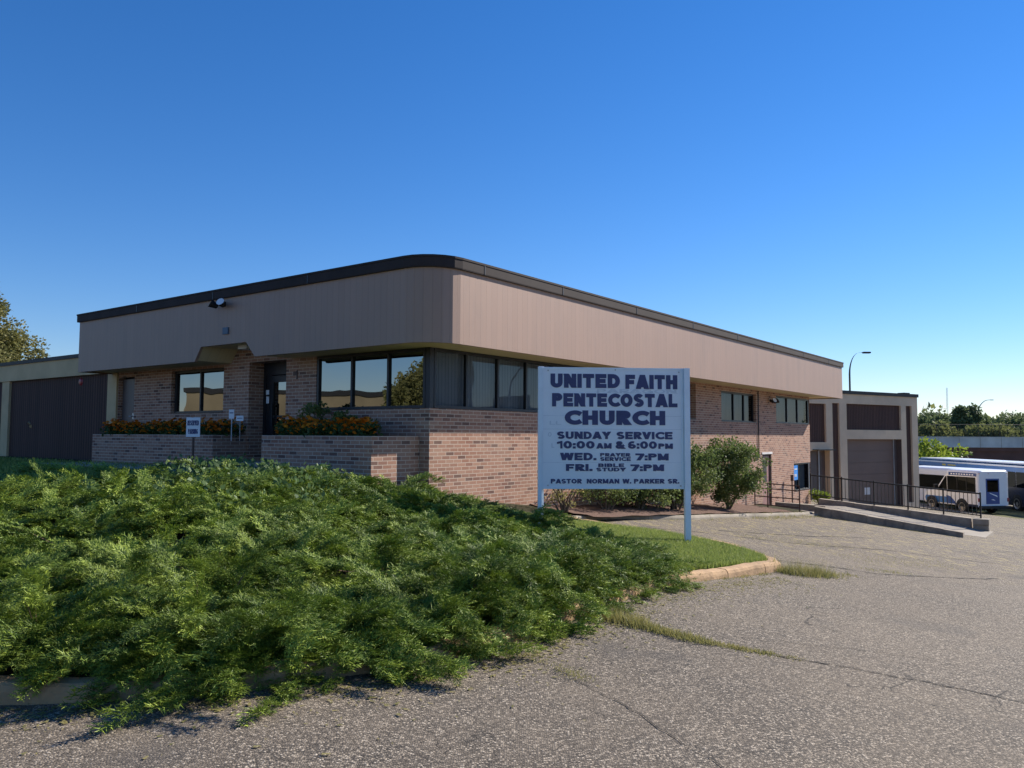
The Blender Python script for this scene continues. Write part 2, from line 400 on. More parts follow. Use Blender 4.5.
def resample(line, step):
    out = [line[0]]
    for a, b in zip(line, line[1:]):
        L = math.dist(a, b); n = max(1, int(round(L/step)))
        for i in range(1, n+1): out.append((a[0]+(b[0]-a[0])*i/n, a[1]+(b[1]-a[1])*i/n))
    return out
def kerb(name, line, mat, h=.12, w=.17, joint=1.1, seed=3, rough=.019):
    rnd = random.Random(seed)
    pts = resample(line, .09); mb = MB(); prof = []
    L = 0; J = joint; run = []
    def ring(i, inset=0):
        p = pts[i]; a = pts[max(0, i-1)]; b = pts[min(len(pts)-1, i+1)]
        dx, dy = b[0]-a[0], b[1]-a[1]; l = math.hypot(dx, dy); nx, ny = -dy/l, dx/l     # inward = left of travel
        z = float(A(*p)); k = rough*(.5*math.sin(i*.31)+.5*math.sin(i*.13+1)+.35*rnd.uniform(-1, 1)); hh = h+rough*.8*math.sin(i*.23)+rough*.3*rnd.uniform(-1, 1)
        o = [(-.02, -.2), (-.012+k*.3, .04), (-.008+k*.5, hh-.05), (.006+k*.6, hh-.02), (.032+k*.6, hh-.004), (w-.03, hh), (w, hh-.02), (w+.01, -.2)]
        return [(p[0]+nx*q, p[1]+ny*q, z+zz) for q, zz in o]
    prev = None; acc = 0
    for i in range(len(pts)):
        if i: acc += math.dist(pts[i], pts[i-1])
        rg = ring(i)
        if prev is not None:
            for k in range(len(rg)-1): mb.face([prev[k], rg[k], rg[k+1], prev[k+1]])
        else: mb.face(rg[::-1])
        if acc > J:
            mb.face(rg); acc = 0; J = joint*rnd.uniform(.8, 1.3); prev = None
            # hairline joint: start next piece a little in
            p, q = pts[i], pts[min(i+1, len(pts)-1)]
            pts[i] = (p[0]+(q[0]-p[0])*.13, p[1]+(q[1]-p[1])*.13); prev = ring(i); mb.face(prev[::-1])
        else: prev = rg
    mb.face(prev)
    return tag(mb.build(name, mat), kind='structure')
kerb('island_kerb', CURB[1:] + BACK[:-1], M['curb'])
kerb('bed_kerb', [(1.25, 15.45)] + [BACK[-1]] + SIDE, M['concrete'], .10, .16, 2.4, 5, .003)

# long cracks with dirt in the lot
def crack(line, wid, seed):
    rnd = random.Random(seed); pts = resample(line, .06); mb = MB(); pl = None
    off = 0
    for i, p in enumerate(pts):
        a = pts[max(0, i-1)]; b = pts[min(len(pts)-1, i+1)]; dx, dy = b[0]-a[0], b[1]-a[1]; l = math.hypot(dx, dy); nx, ny = -dy/l, dx/l
        off = off*.8 + rnd.uniform(-.02, .02); ww = wid*rnd.uniform(.25, 1.2)
        c = (p[0]+nx*off, p[1]+ny*off)
        q = [(c[0]+nx*s*ww, c[1]+ny*s*ww) for s in (-.5, .5)]
        q = [(x, y, float(lotz(x, y))+.005) for x, y in q]
        if pl: mb.face([pl[0], q[0], q[1], pl[1]])
        pl = q
    return mb
cr = MB()
for ln, w_, sd in (([(1.94, 6.40), (2.2, 6.25), (2.87, 6.05), (3.6, 5.72), (4.6, 5.3)], .022, 1), ([(.05, 6.05), (.34, 5.65), (.57, 5.27), (.78, 4.7), (.98, 4.15), (1.2, 3.6)], .008, 2), ([(1.9, 6.9), (2.5, 6.75), (3.2, 6.75), (4.2, 6.4), (6, 6.3)], .007, 3),
                   ([(3.9, 12.4), (5.5, 12.2), (8, 13.4)], .05, 4), ([(4.2, 16.5), (6.5, 17.6), (8.5, 19.2)], .05, 5), ([(2.4, 15.4), (4.6, 15.6), (7.5, 16.2), (10, 16)], .045, 6)):
    c_ = crack(ln, w_, sd); o_ = len(cr.v); cr.v += c_.v; cr.uv += c_.uv; cr.f += [tuple(i+o_ for i in f) for f in c_.f]
tag(cr.build('asphalt_cracks', M['crack']), kind='structure')

# ------------------------------------------------------------------ church building
church = empty('church_building', (WC[0], WC[1], 0), ROT, 'single storey brick church building with deep taupe metal fascia and rounded corner', 'building')
def PR(a, dep, z): return (a, dep, z)       # right wall
def PL(a, dep, z): return (dep, a, z)       # left wall
def wall_open(mb, P, a0, a1, z0, z1, holes, dep=.3):
    As = sorted(set([a0, a1]+[h[0] for h in holes]+[h[1] for h in holes])); Zs = sorted(set([z0, z1]+[h[2] for h in holes]+[h[3] for h in holes]))
    for i in range(len(As)-1):
        for j in range(len(Zs)-1):
            ca, cz = (As[i]+As[i+1])/2, (Zs[j]+Zs[j+1])/2
            if any(h[0] < ca < h[1] and h[2] < cz < h[3] for h in holes): continue
            p = [(As[i], Zs[j]), (As[i+1], Zs[j]), (As[i+1], Zs[j+1]), (As[i], Zs[j+1])]
            mb.face([P(a, 0, z) for a, z in p], p)
    for h in holes:
        d = h[4] if len(h) > 4 else dep
        for a, ok in ((h[0], h[0] > a0), (h[1], h[1] < a1)):
            if ok: mb.face([P(a, 0, h[2]), P(a, d, h[2]), P(a, d, h[3]), P(a, 0, h[3])], [(0+a, h[2]), (d+a, h[2]), (d+a, h[3]), (a, h[3])])
        for z in (h[2], h[3]):
            if z0 < z < z1: mb.face([P(h[0], 0, z), P(h[1], 0, z), P(h[1], d, z), P(h[0], d, z)], [(h[0], z), (h[1], z), (h[1], z+d), (h[0], z+d)])
wb = MB(); ZT = 3.42; ZB = -3.0
RH = [(-.001, 6.85, 2.06, ZT+.1), (8.5, 11.1, 2.06, 3.08), (12.95, 15.9, 2.04, 2.98), (17.85, 21.699, 2.06, 3.03), (16.42, 17.3, -.85, 1.06, .12), (19.7, 21.699, -.42, .60)]
LH = [(-.001, 3.03, 2.06, ZT+.1), (3.97, 5.22, .90, ZT-.3, .45), (6.15, 8.25, 2.06, 3.06), (9.93, 10.7, 1.05, 3.0, .15)]
wall_open(wb, PR, 0, 21.7, ZB, ZT, RH)
wall_open(wb, PL, 0, 10.72, ZB, ZT, LH)
wb.face([(21.7, 0, ZB), (21.7, 12, ZB), (21.7, 12, ZT), (21.7, 0, ZT)], [(0, ZB), (12, ZB), (12, ZT), (0, ZT)])
wb.face([(21.7, 12, ZB), (.6, 12, ZB), (.6, 12, ZT), (21.7, 12, ZT)])
wb.build('brick_wall', M['brick'], church)
# inner shell so windows look into a dark room
sh = MB(); sh.box(.7, 21.3, .7, 11.7, -2.9, 3.3); s_o = sh.build('inner_wall', M['interior'], church)

# fascia path (outer face), metres along for the rib pattern
R0 = .65; OV = .88
path = [(23.1, 11.6), (23.1, -OV), (-OV+R0, -OV)]
for k in range(1, 7):
    a = -PI/2 - k/6*PI/2; path.append((-OV+R0+R0*math.cos(a), -OV+R0+R0*math.sin(a)))
NT = [3.81, 4.10, 5.66, 5.88]
path += [(-OV, y) for y in (3.81, 4.10, 5.66, 5.88, 11.0)] + [(5, 11.0)]
def botz(p):
    if abs(p[0]+OV) < .01 and 4.05 < p[1] < 5.7: return 3.40
    return 3.10
fb = MB(); cb = MB(); s = 0; ZF = 4.36
def off(p, i, d):
    a = path[max(0, i-1)]; b = path[min(len(path)-1, i+1)]
    # outward normals of neighbouring segments (travel is clockwise seen from above, outside on the left of travel reversed)
    def nrm(a, b): dx, dy = b[0]-a[0], b[1]-a[1]; l = math.hypot(dx, dy); return (dy/l, -dx/l)
    n1 = nrm(a, p) if a != p else nrm(p, b); n2 = nrm(p, b) if b != p else n1
    nx, ny = n1[0]+n2[0], n1[1]+n2[1]; l2 = nx*nx+ny*ny; k = 2/l2
    return (p[0]-nx*k*d, p[1]-ny*k*d)
# sign check for outward direction
_t = off(path[1], 1, .1); SG = 1 if (_t[0] > 23.1) else -1
for i in range(len(path)-1):
    p, q = path[i], path[i+1]; L = math.dist(p, q); zb, zq = botz(p), botz(q)
    fb.face([(*p, zb), (*q, zq), (*q, ZF), (*p, ZF)], [(s, zb), (s+L, zq), (s+L, ZF), (s, ZF)])
    pi, qi = off(p, i, -.06*SG), off(q, i+1, -.06*SG)     # bottom return lip
    fb.face([(*p, zb), (*pi, zb), (*qi, zq), (*q, zq)], [(s, 0), (s, .06), (s+L, .06), (s+L, 0)])
    s += L
fb.build('fascia', M['siding'], church, smooth=False)
# coping: stepped metal cap, in joined lengths
rings = []
for i, p in enumerate(path):
    prof = [(.004, ZF-.02), (.045, ZF-.02), (.050, ZF), (.050, 4.50), (.06, 4.505), (.06, 4.54), (-.30, 4.57), (-.34, 4.40)]
    rings.append([(*off(p, i, d*SG), z) for d, z in prof])
for a, b in zip(rings, rings[1:]):
    for k in range(len(a)-1): cb.face([a[k], b[k], b[k+1], a[k+1]])
cop = cb.build('coping', M['coping'], church)
for x in [0.35]+[2.8+3.05*k for k in range(7)]: js = MB(); js.box(x-.012, x+.012, -OV-.056, -OV-.046, ZF-.01, 4.50); js.build('joint_cover', M['bronze'], cop)
for y in (2.2, 5.2, 8.2): js = MB(); js.box(-OV-.056, -OV-.046, y-.012, y+.012, ZF-.01, 4.50); js.build('joint_cover', M['bronze'], cop)
rf = MB(); rf.face([(-.6, -.6, 4.3), (22.9, -.6, 4.3), (22.9, 11.6, 4.3), (-.6, 11.0, 4.3)]); rf.build('roof', M['roofing'], church)
# soffit
so = MB(); z = 3.13; e = .35
def q4(x0, x1, y0, y1, zz=z, alongx=True):
    u = [(x0, y0), (x1, y0), (x1, y1), (x0, y1)]
    so.face([(a, b, zz) for a, b in u], u if alongx else [(b, a) for a, b in u])
q4(-OV+R0, 23.09, -OV+.005, e); q4(21.7, 23.09, e, 11.6)
q4(-OV+.005, e, e, 3.81, z, False); q4(-OV+.005, e, 5.88, 10.99, z, False)
cor = [(-OV+R0, -OV+.005)] + [(x+.003, y+.003) for x, y in path[3:8]] + [(-OV+.005, -OV+R0), (-OV+.005, e), (-OV+R0, e)]
so.face([(a, b, z) for a, b in cor])
for (ya, za), (yb, zb) in zip([(3.81, 3.13), (4.10, 3.415), (5.66, 3.415)], [(4.10, 3.415), (5.66, 3.415), (5.88, 3.13)]):
    for x0, x1, dz0, dz1 in ((-OV+.005, -.35, 0, 0), (-.35, .45, 0, 0)):
        so.face([(x0, ya, za-dz0), (x1, ya, za-dz1), (x1, yb, zb-dz1), (x0, yb, zb-dz0)], [(x0*2, ya), (x1*2, ya), (x1*2, yb), (x0*2, yb)])
so.build('soffit', M['soffit'], church)

# windows: frame, panes, blinds
def window(P, a0, a1, z0, z1, mull, dep=.12, parent=church, open_left=False, open_right=False, blind=True, fw=.055, name='window_frame'):
    f = MB(); d0, d1 = dep-.04, dep+.03
    def bx_(aa, ab, za, zb, da=d0, db=d1):
        c0 = P(aa, da, za); c1 = P(ab, db, zb)
        f.box(min(c0[0], c1[0]), max(c0[0], c1[0]), min(c0[1], c1[1]), max(c0[1], c1[1]), za, zb)
    bx_(a0, a1, z0, z0+fw); bx_(a0, a1, z1-fw, z1)
    st = [a0]+list(mull)+[a1]
    for k, a in enumerate(st):
        if k == 0: aa, ab = a, a+fw
        elif k == len(st)-1: aa, ab = a-fw, a
        else: aa, ab = a-fw*.45, a+fw*.45
        bx_(aa, ab, z0+fw, z1-fw, d0+.002, d1-.002)
    sill = P(a0, -.015, z0); sill2 = P(a1, d0, z0+.02)
    f.box(min(sill[0], sill2[0]), max(sill[0], sill2[0]), min(sill[1], sill2[1]), max(sill[1], sill2[1]), z0+.003, z0+.022)
    fo = f.build(name, M['bronze'], parent)
    for x, y in zip(st, st[1:]):
        g = MB(); g.face([P(x+.02, dep, z0+.03), P(y-.02, dep, z0+.03), P(y-.02, dep, z1-.03), P(x+.02, dep, z1-.03)])
        g.build('pane', M['glass'], fo)
    if blind:
        b = MB(); b.face([P(a0+.03, dep+.12, z0+.02), P(a1-.03, dep+.12, z0+.02), P(a1-.03, dep+.12, z1-.02), P(a0+.03, dep+.12, z1-.02)], [(a0, z0), (a1, z0), (a1, z1), (a0, z1)])
        b.build('blind', M['blind'], fo)
    return fo
window(PR, .11, 6.85, 2.06, 3.125, [1.0, 1.94, 2.88, 3.82, 4.76, 5.80], .035)
window(PL, .11, 3.01, 2.06, 3.125, [1.04, 2.01], .035)
window(PR, 8.5, 11.1, 2.06, 3.08, [9.36, 10.2], .24)
window(PR, 12.95, 15.9, 2.04, 2.98, [14.18, 15.06], .13)
window(PR, 17.85, 21.58, 2.06, 3.03, [19.1, 20.3], .05)
window(PR, 19.72, 21.58, -.42, .60, [20.35], .07)
window(PL, 6.16, 8.22, 2.06, 3.06, [7.16], .11)
cp = MB(); cp.box(.003, .109, .003, .109, 2.06, 3.125); cp.build('corner_post', M['bronze'], church)
cp = MB(); cp.box(21.59, 21.69, .02, .12, 2.06, 3.03); cp.build('corner_post', M['bronze'], church)
cp = MB(); cp.box(21.59, 21.69, .03, .12, -.42, .60); cp.build('corner_post', M['galv'], church)
# entrance: glazed door in a recess, with dark side light and transom
en = empty('entrance_door'); en.parent = church
f = MB()
x0 = .36
f.box(x0, x0+.08, 3.98, 5.21, 2.86, 3.12); f.box(x0, x0+.08, 5.12, 5.21, 1.02, 2.86); f.box(x0, x0+.08, 4.92, 4.98, 1.02, 2.86); f.box(x0, x0+.08, 3.98, 4.04, 1.02, 2.86)
f.box(x0-.004, x0+.05, 4.86, 4.92, 1.04, 2.84); f.box(x0-.004, x0+.05, 4.04, 4.10, 1.04, 2.84); f.box(x0-.004, x0+.05, 4.10, 4.86, 2.70, 2.84); f.box(x0-.004, x0+.05, 4.10, 4.86, 1.04, 1.22); f.box(x0-.003, x0+.05, 4.10, 4.86, 1.92, 1.99)
f.box(x0+.01, x0+.06, 4.98, 5.12, 1.02, 2.86)
f.build('door_frame', M['bronze'], en)
g = MB(); g.face([(x0+.02, 4.10, 1.22), (x0+.02, 4.86, 1.22), (x0+.02, 4.86, 2.70), (x0+.02, 4.10, 2.70)]); g.build('pane', M['glass'], en)
h = MB(); h.box(x0-.07, x0-.045, 4.80, 4.84, 1.75, 2.25); h.box(x0-.05, x0-.004, 4.80, 4.84, 1.78, 1.82); h.box(x0-.05, x0-.004, 4.80, 4.84, 2.18, 2.22); h.build('handle', M['black'], en)
h = MB(); h.box(x0-.012, x0-.004, 5.00, 5.09, 2.25, 2.40); h.box(x0-.012, x0-.004, 5.00, 5.10, 2.44, 2.54); h.build('notice_card', M['white'], en)
h = MB(); h.box(-.25, .8, 3.99, 5.20, .90, 1.02); h.build('threshold', M['walk'], church)
# service door at the left
d = MB(); d.box(.10, .15, 9.97, 10.68, 1.05, 2.96); do = d.build('side_door', M['doorbrown'], church)
d = MB(); d.box(.06, .10, 10.02, 10.10, 1.95, 2.1); d.tube([(.05, 10.06, 2.02), (.0, 10.06, 2.02), (-.0, 10.14, 2.02)], .012); d.build('handle', M['galv'], do)
# lower door on the right wall
d = MB(); d.box(16.45, 17.27, .06, .10, -.83, .93); do = d.build('lower_door', M['doorpink'], church)
d = MB(); d.box(16.42, 16.47, .03, .12, -.85, .95); d.box(17.24, 17.30, .02, .12, -.85, .95); d.box(16.42, 17.30, .02, .12, .95, .98); d.build('door_frame', M['pipe'], do)
d = MB(); d.box(16.36, 17.36, -.02, .12, .99, 1.06); d.build('lintel', M['lintel'], church)
d = MB(); d.box(16.58, 16.95, .048, .058, .05, .80); d.build('pane', M['black'], do)
# blue notice on the lower window
d = MB(); d.box(19.80, 20.28, .045, .052, -.02, .52); bn = d.build('blue_notice', M['signblue'], church)
for q in ((19.90, 20.0, .1, .2), (20.05, 20.12, .1, .2), (19.88, 20.2, .36, .40)): d = MB(); d.box(q[0], q[1], .038, .044, q[2], q[3]); d.build('notice_print', M['white'], bn)
# conduit with bracket
d = MB(); d.tube([(16.02, -.03, 3.1), (16.02, -.03, .95)], .018); d.tube([(16.02, -.03, .95), (15.8, -.06, .93), (15.65, -.04, .86)], .018); d.box(15.97, 16.07, -.06, -.005, .88, 1.0); d.build('conduit', M['bronze'], church)
d = MB(); d.box(-.008, .003, 3.62, 3.74, 2.78, 2.86); d.box(-.012, .003, 3.60, 3.64, 2.70, 2.88); d.build('wall_bracket', M['pipe'], church)
d = MB(); d.box(-OV-.03, -OV-.002, 4.68, 4.86, 3.60, 3.74); d.build('number_plaque', M['greycard'], church)
d = MB(); d.box(-.55, -.25, 4.55, 4.85, 3.33, 3.41); d.build('canopy_light', M['lintel'], church)

# flood lights
def flood(P3, rz, label, group=None, side=1):
    t = empty('flood_light', P3, rz, label, 'flood light', group)
    b = MB(); b.box(-.05, .05, -.03, .0, -.05, .05); b.tube([(0, -.03, 0), (0, -.09, 0)], .02); b.box(-.09, .09, -.12, -.08, -.02, .02); b.build('bracket', M['black'], t)
    for sx in (-1, 1):
        m4 = Matrix.Translation((sx*.13, -.14, -.03)) @ Matrix.Rotation(sx*.5, 4, 'Z') @ Matrix.Rotation(-.5, 4, 'X')
        hb = MB(); n = 12
        prof = [(.02, .07), (.045, .05), (.06, 0), (.09, -.09), (.085, -.095)]
        rings = [[tuple(m4 @ Vector((r*math.cos(2*PI*k/n), y, r*math.sin(2*PI*k/n)))) for k in range(n)] for r, y in prof]
        for a, b2 in zip(rings, rings[1:]):
            for k in range(n): hb.face([a[k], a[(k+1) % n], b2[(k+1) % n], b2[k]])
        hb.face(rings[0]); hd = hb.build('lamp_head', M['black'], t, True)
        lb = MB(); lb.face([tuple(m4 @ Vector((.084*math.cos(2*PI*k/n), -.088, .084*math.sin(2*PI*k/n)))) for k in range(n)]); lb.build('lens', M['white'], hd)
    return t
x, y = lw2w(4.86, OV+.0)
flood((x, y, 4.22), ROT-PI/2, 'black twin flood light mounted high on the shaded fascia above the entrance')
x, y = loc2w(17.2, 0.03)
flood((x, y, 2.82), ROT, 'black flood light on the brick wall between the two far upper windows')

# ------------------------------------------------------------------ wing on the left
wing = empty('building_wing', lw2w(10.72, 0)+(0,), ROT, 'low beige framed building wing with dark ribbed panels left of the church', 'building')
def wl(v): return v-10.72
w = MB()
for a, b_ in ((10.74, 11.2), (17.15, 17.65), (23.6, 24.1), (30, 30.5)): w.box(-.04, .025, wl(a), wl(b_), -.5, 3.14)
w.box(-.07, .35, wl(11.0), 19.8, 3.14, 3.62)
w.build('frame', M['beige'], wing)
w = MB(); w.box(-.11, .5, wl(11.02), 19.85, 3.62, 3.72); w.build('coping', M['black'], wing)
for a, b_ in ((11.2, 17.15), (17.65, 23.6), (24.1, 30)):
    w = MB(); w.face([(.03, wl(a), -.5), (.03, wl(b_), -.5), (.03, wl(b_), 3.14), (.03, wl(a), 3.14)], [(a, -.5), (b_, -.5), (b_, 3.14), (a, 3.14)]); w.build('panel', M['panel'], wing)
w = MB(); w.face([(.3, 0, 3.6), (12, 0, 3.6), (12, 19.8, 3.6), (.3, 19.8, 3.6)]); w.face([(12, 0, -.5), (12, 19.8, -.5), (12, 19.8, 3.6), (12, 0, 3.6)]); w.face([(.3, 19.8, -.5), (12, 19.8, -.5), (12, 19.8, 3.6), (.3, 19.8, 3.6)]); w.build('roof', M['roofing'], wing)
x, y = lw2w(12.78, -.12)
fbell = empty('fire_bell', (x, y, 2.98), ROT, 'round red fire alarm bell on the dark ribbed wall of the left wing', 'alarm bell')
b = MB(); n = 20
prof = [(.0, -.13), (.07, -.12), (.12, -.08), (.13, -.04), (.135, -.03), (.10, -.03)]
rings = [[(yy, r*math.cos(2*PI*k/n), r*math.sin(2*PI*k/n)) for k in range(n)] for r, yy in prof]
for a, b2 in zip(rings, rings[1:]):
    for k in range(n): b.face([a[k], a[(k+1) % n], b2[(k+1) % n], b2[k]])
b.build('gong', M['red'], fbell, True); b = MB(); b.box(-.03, .03, -.07, .07, -.15, .13); b.build('back_box', M['red'], fbell)
x, y = lw2w(15.75, -.12)
sp = empty('hose_connection', (x, y, 1.80), ROT, 'brass twin outlet fire hose connection on the dark ribbed panel at far left', 'hose connection')
b = MB(); b.box(-.02, .03, -.12, .12, -.1, .28); b.build('wall_plate', M['pipe'], sp)
b = MB(); b.tube([(0, 0, .0), (-.12, -.07, -.02)], .045, 12); b.tube([(0, 0, .0), (-.12, .09, .1)], .045, 12); b.tube([(0, 0, .2), (-.07, 0, .2)], .05, 12); b.build('outlet', M['brass'], sp)

# ------------------------------------------------------------------ brick planters
def planter(v0, v1, s, top, base, label, s0=0.0):
    t = empty('brick_planter', lw2w((v0+v1)/2, s/2)+(0,), ROT, label, 'planter', 'brick planters along the shaded wall')
    h2 = (v1-v0)/2; a = s/2; th = .2
    X0, X1 = -a, a-.004      # local x: -a is the front
    w = MB()
    def fc(p, uv): w.face(p, uv)
    for zz0, zz1 in ((base, top),):
        w.face([(X0, -h2, zz0), (X0, h2, zz0), (X0, h2, zz1), (X0, -h2, zz1)])
        w.face([(X0, -h2, zz0), (X1, -h2, zz0), (X1, -h2, zz1), (X0, -h2, zz1)])
        w.face([(X0, h2, zz0), (X1, h2, zz0), (X1, h2, zz1), (X0, h2, zz1)])
        # rim and inner faces
        for (xa, xb, ya, yb) in ((X0, X0+th, -h2, h2), (X0+th, X1, -h2, -h2+th), (X0+th, X1, h2-th, h2)):
            w.face([(xa, ya, zz1), (xb, ya, zz1), (xb, yb, zz1), (xa, yb, zz1)], [(ya, 0.02), (ya, .05), (yb, .05), (yb, .02)])
        w.face([(X0+th, -h2+th, zz1), (X0+th, h2-th, zz1), (X0+th, h2-th, zz1-.2), (X0+th, -h2+th, zz1-.2)])
        w.face([(X0+th, -h2+th, zz1), (X1, -h2+th, zz1), (X1, -h2+th, zz1-.2), (X0+th, -h2+th, zz1-.2)])
    w.build('brick_wall', M['brick'], t)
    g = MB(); g.face([(X0+th, -h2+th, top-.06), (X1, -h2+th, top-.06), (X1, h2-th, top-.06), (X0+th, h2-th, top-.06)]); g.build('soil', M['mulch'], t)
    return t
planter(.22, 3.15, 1.15, 1.57, -.2, 'brick planter box with marigolds below the corner windows, its end partly sunlit')
planter(5.25, 10.3, .80, 1.57, .2, 'long brick planter box with marigolds left of the entrance, all in shade')

# ------------------------------------------------------------------ foliage generators
def rot_from_dir(D, up=(0, 0, 1), roll=None):
    """D (n,3) unit; returns (n,3,3) with columns side, dir, normal"""
    up = np.broadcast_to(np.array(up, float), D.shape)
    S = np.cross(D, up); S /= np.linalg.norm(S, axis=1, keepdims=True)+1e-9
    Nn = np.cross(S, D)
    if roll is not None:
        c, s_ = np.cos(roll)[:, None], np.sin(roll)[:, None]; S, Nn = S*c+Nn*s_, Nn*c-S*s_
    return np.stack([S, D, Nn], -1)
def spray_template(seed, side=9, sub=6, w=.022):
    """feathery twig of unit length along +Y in XY plane; triangles"""
    r = np.random.default_rng(seed); V = []; UV = []
    def tri(p, d, L, wd, t0):
        d = d/np.linalg.norm(d); s_ = np.cross(d, [0, 0, 1.0]); s_ /= np.linalg.norm(s_)+1e-9
        nrm = np.cross(s_, d); a = r.uniform(-.9, .9); s2 = s_*math.cos(a)+nrm*math.sin(a)
        jt = r.uniform(-.38, .38); V.extend([p-s2*wd, p+s2*wd, p+d*L]); UV.extend([(jt, t0), (jt, t0), (jt, min(1, t0+.35))])
    def stem(t): return np.array([.06*math.sin(t*3+seed), t, -.10*t*t + .05*math.sin(t*5+seed*2)])
    for k in range(5): a, b = stem(k/5), stem((k+1.15)/5); tri(a, b-a, np.linalg.norm(b-a)*1.1, .013*(1-k*.12), k/5)
    for k in range(side*2):
        t = .08+.88*k/(side*2); sg = 1 if k % 2 else -1
        L = (.42*(1-t)**.7+.12)*r.uniform(.75, 1.2); p = stem(t)
        ang = math.radians(r.uniform(32, 55)); d = np.array([sg*math.sin(ang), math.cos(ang), r.uniform(-.25, .45)])
        tri(p, d, L, w*.8, t*.6)
        for j in range(sub):
            q = p + d/np.linalg.norm(d)*L*(j+.6)/sub*.98; sg2 = 1 if j % 2 else -1
            a2 = ang*sg + sg2*math.radians(r.uniform(25, 50)); dd = np.array([math.sin(a2), math.cos(a2), r.uniform(-.5, .6)])
            tri(q, dd, r.uniform(.12, .25)*(1.15-.45*j/sub), w, .35+.6*t*(j+1)/sub)
    return np.array(V), np.array(UV)
def instance(tmpls, P, D, S, roll, rnd, up=(0, 0, 1)):
    """place triangle-soup templates; returns V,F,UV"""
    Rm = rot_from_dir(D, up, roll); outV = []; outU = []
    which = RNG.integers(0, len(tmpls), len(P))
    for k, (tv, tu) in enumerate(tmpls):
        m = which == k
        if not m.any(): continue
        W = np.einsum('nij,vj->nvi', Rm[m]*S[m][:, None, None], tv) + P[m][:, None, :]
        U = np.broadcast_to(tu, (m.sum(),)+tu.shape).copy(); U[..., 0] = np.clip(rnd[m][:, None]+U[..., 0], 0, 1)
        outV.append(W.reshape(-1, 3)); outU.append(U.reshape(-1, 2))
    V = np.concatenate(outV); U = np.concatenate(outU); F = np.arange(len(V)).reshape(-1, 3)
    return V, F, U
def unit(a): return a/(np.linalg.norm(a, axis=-1, keepdims=True)+1e-9)

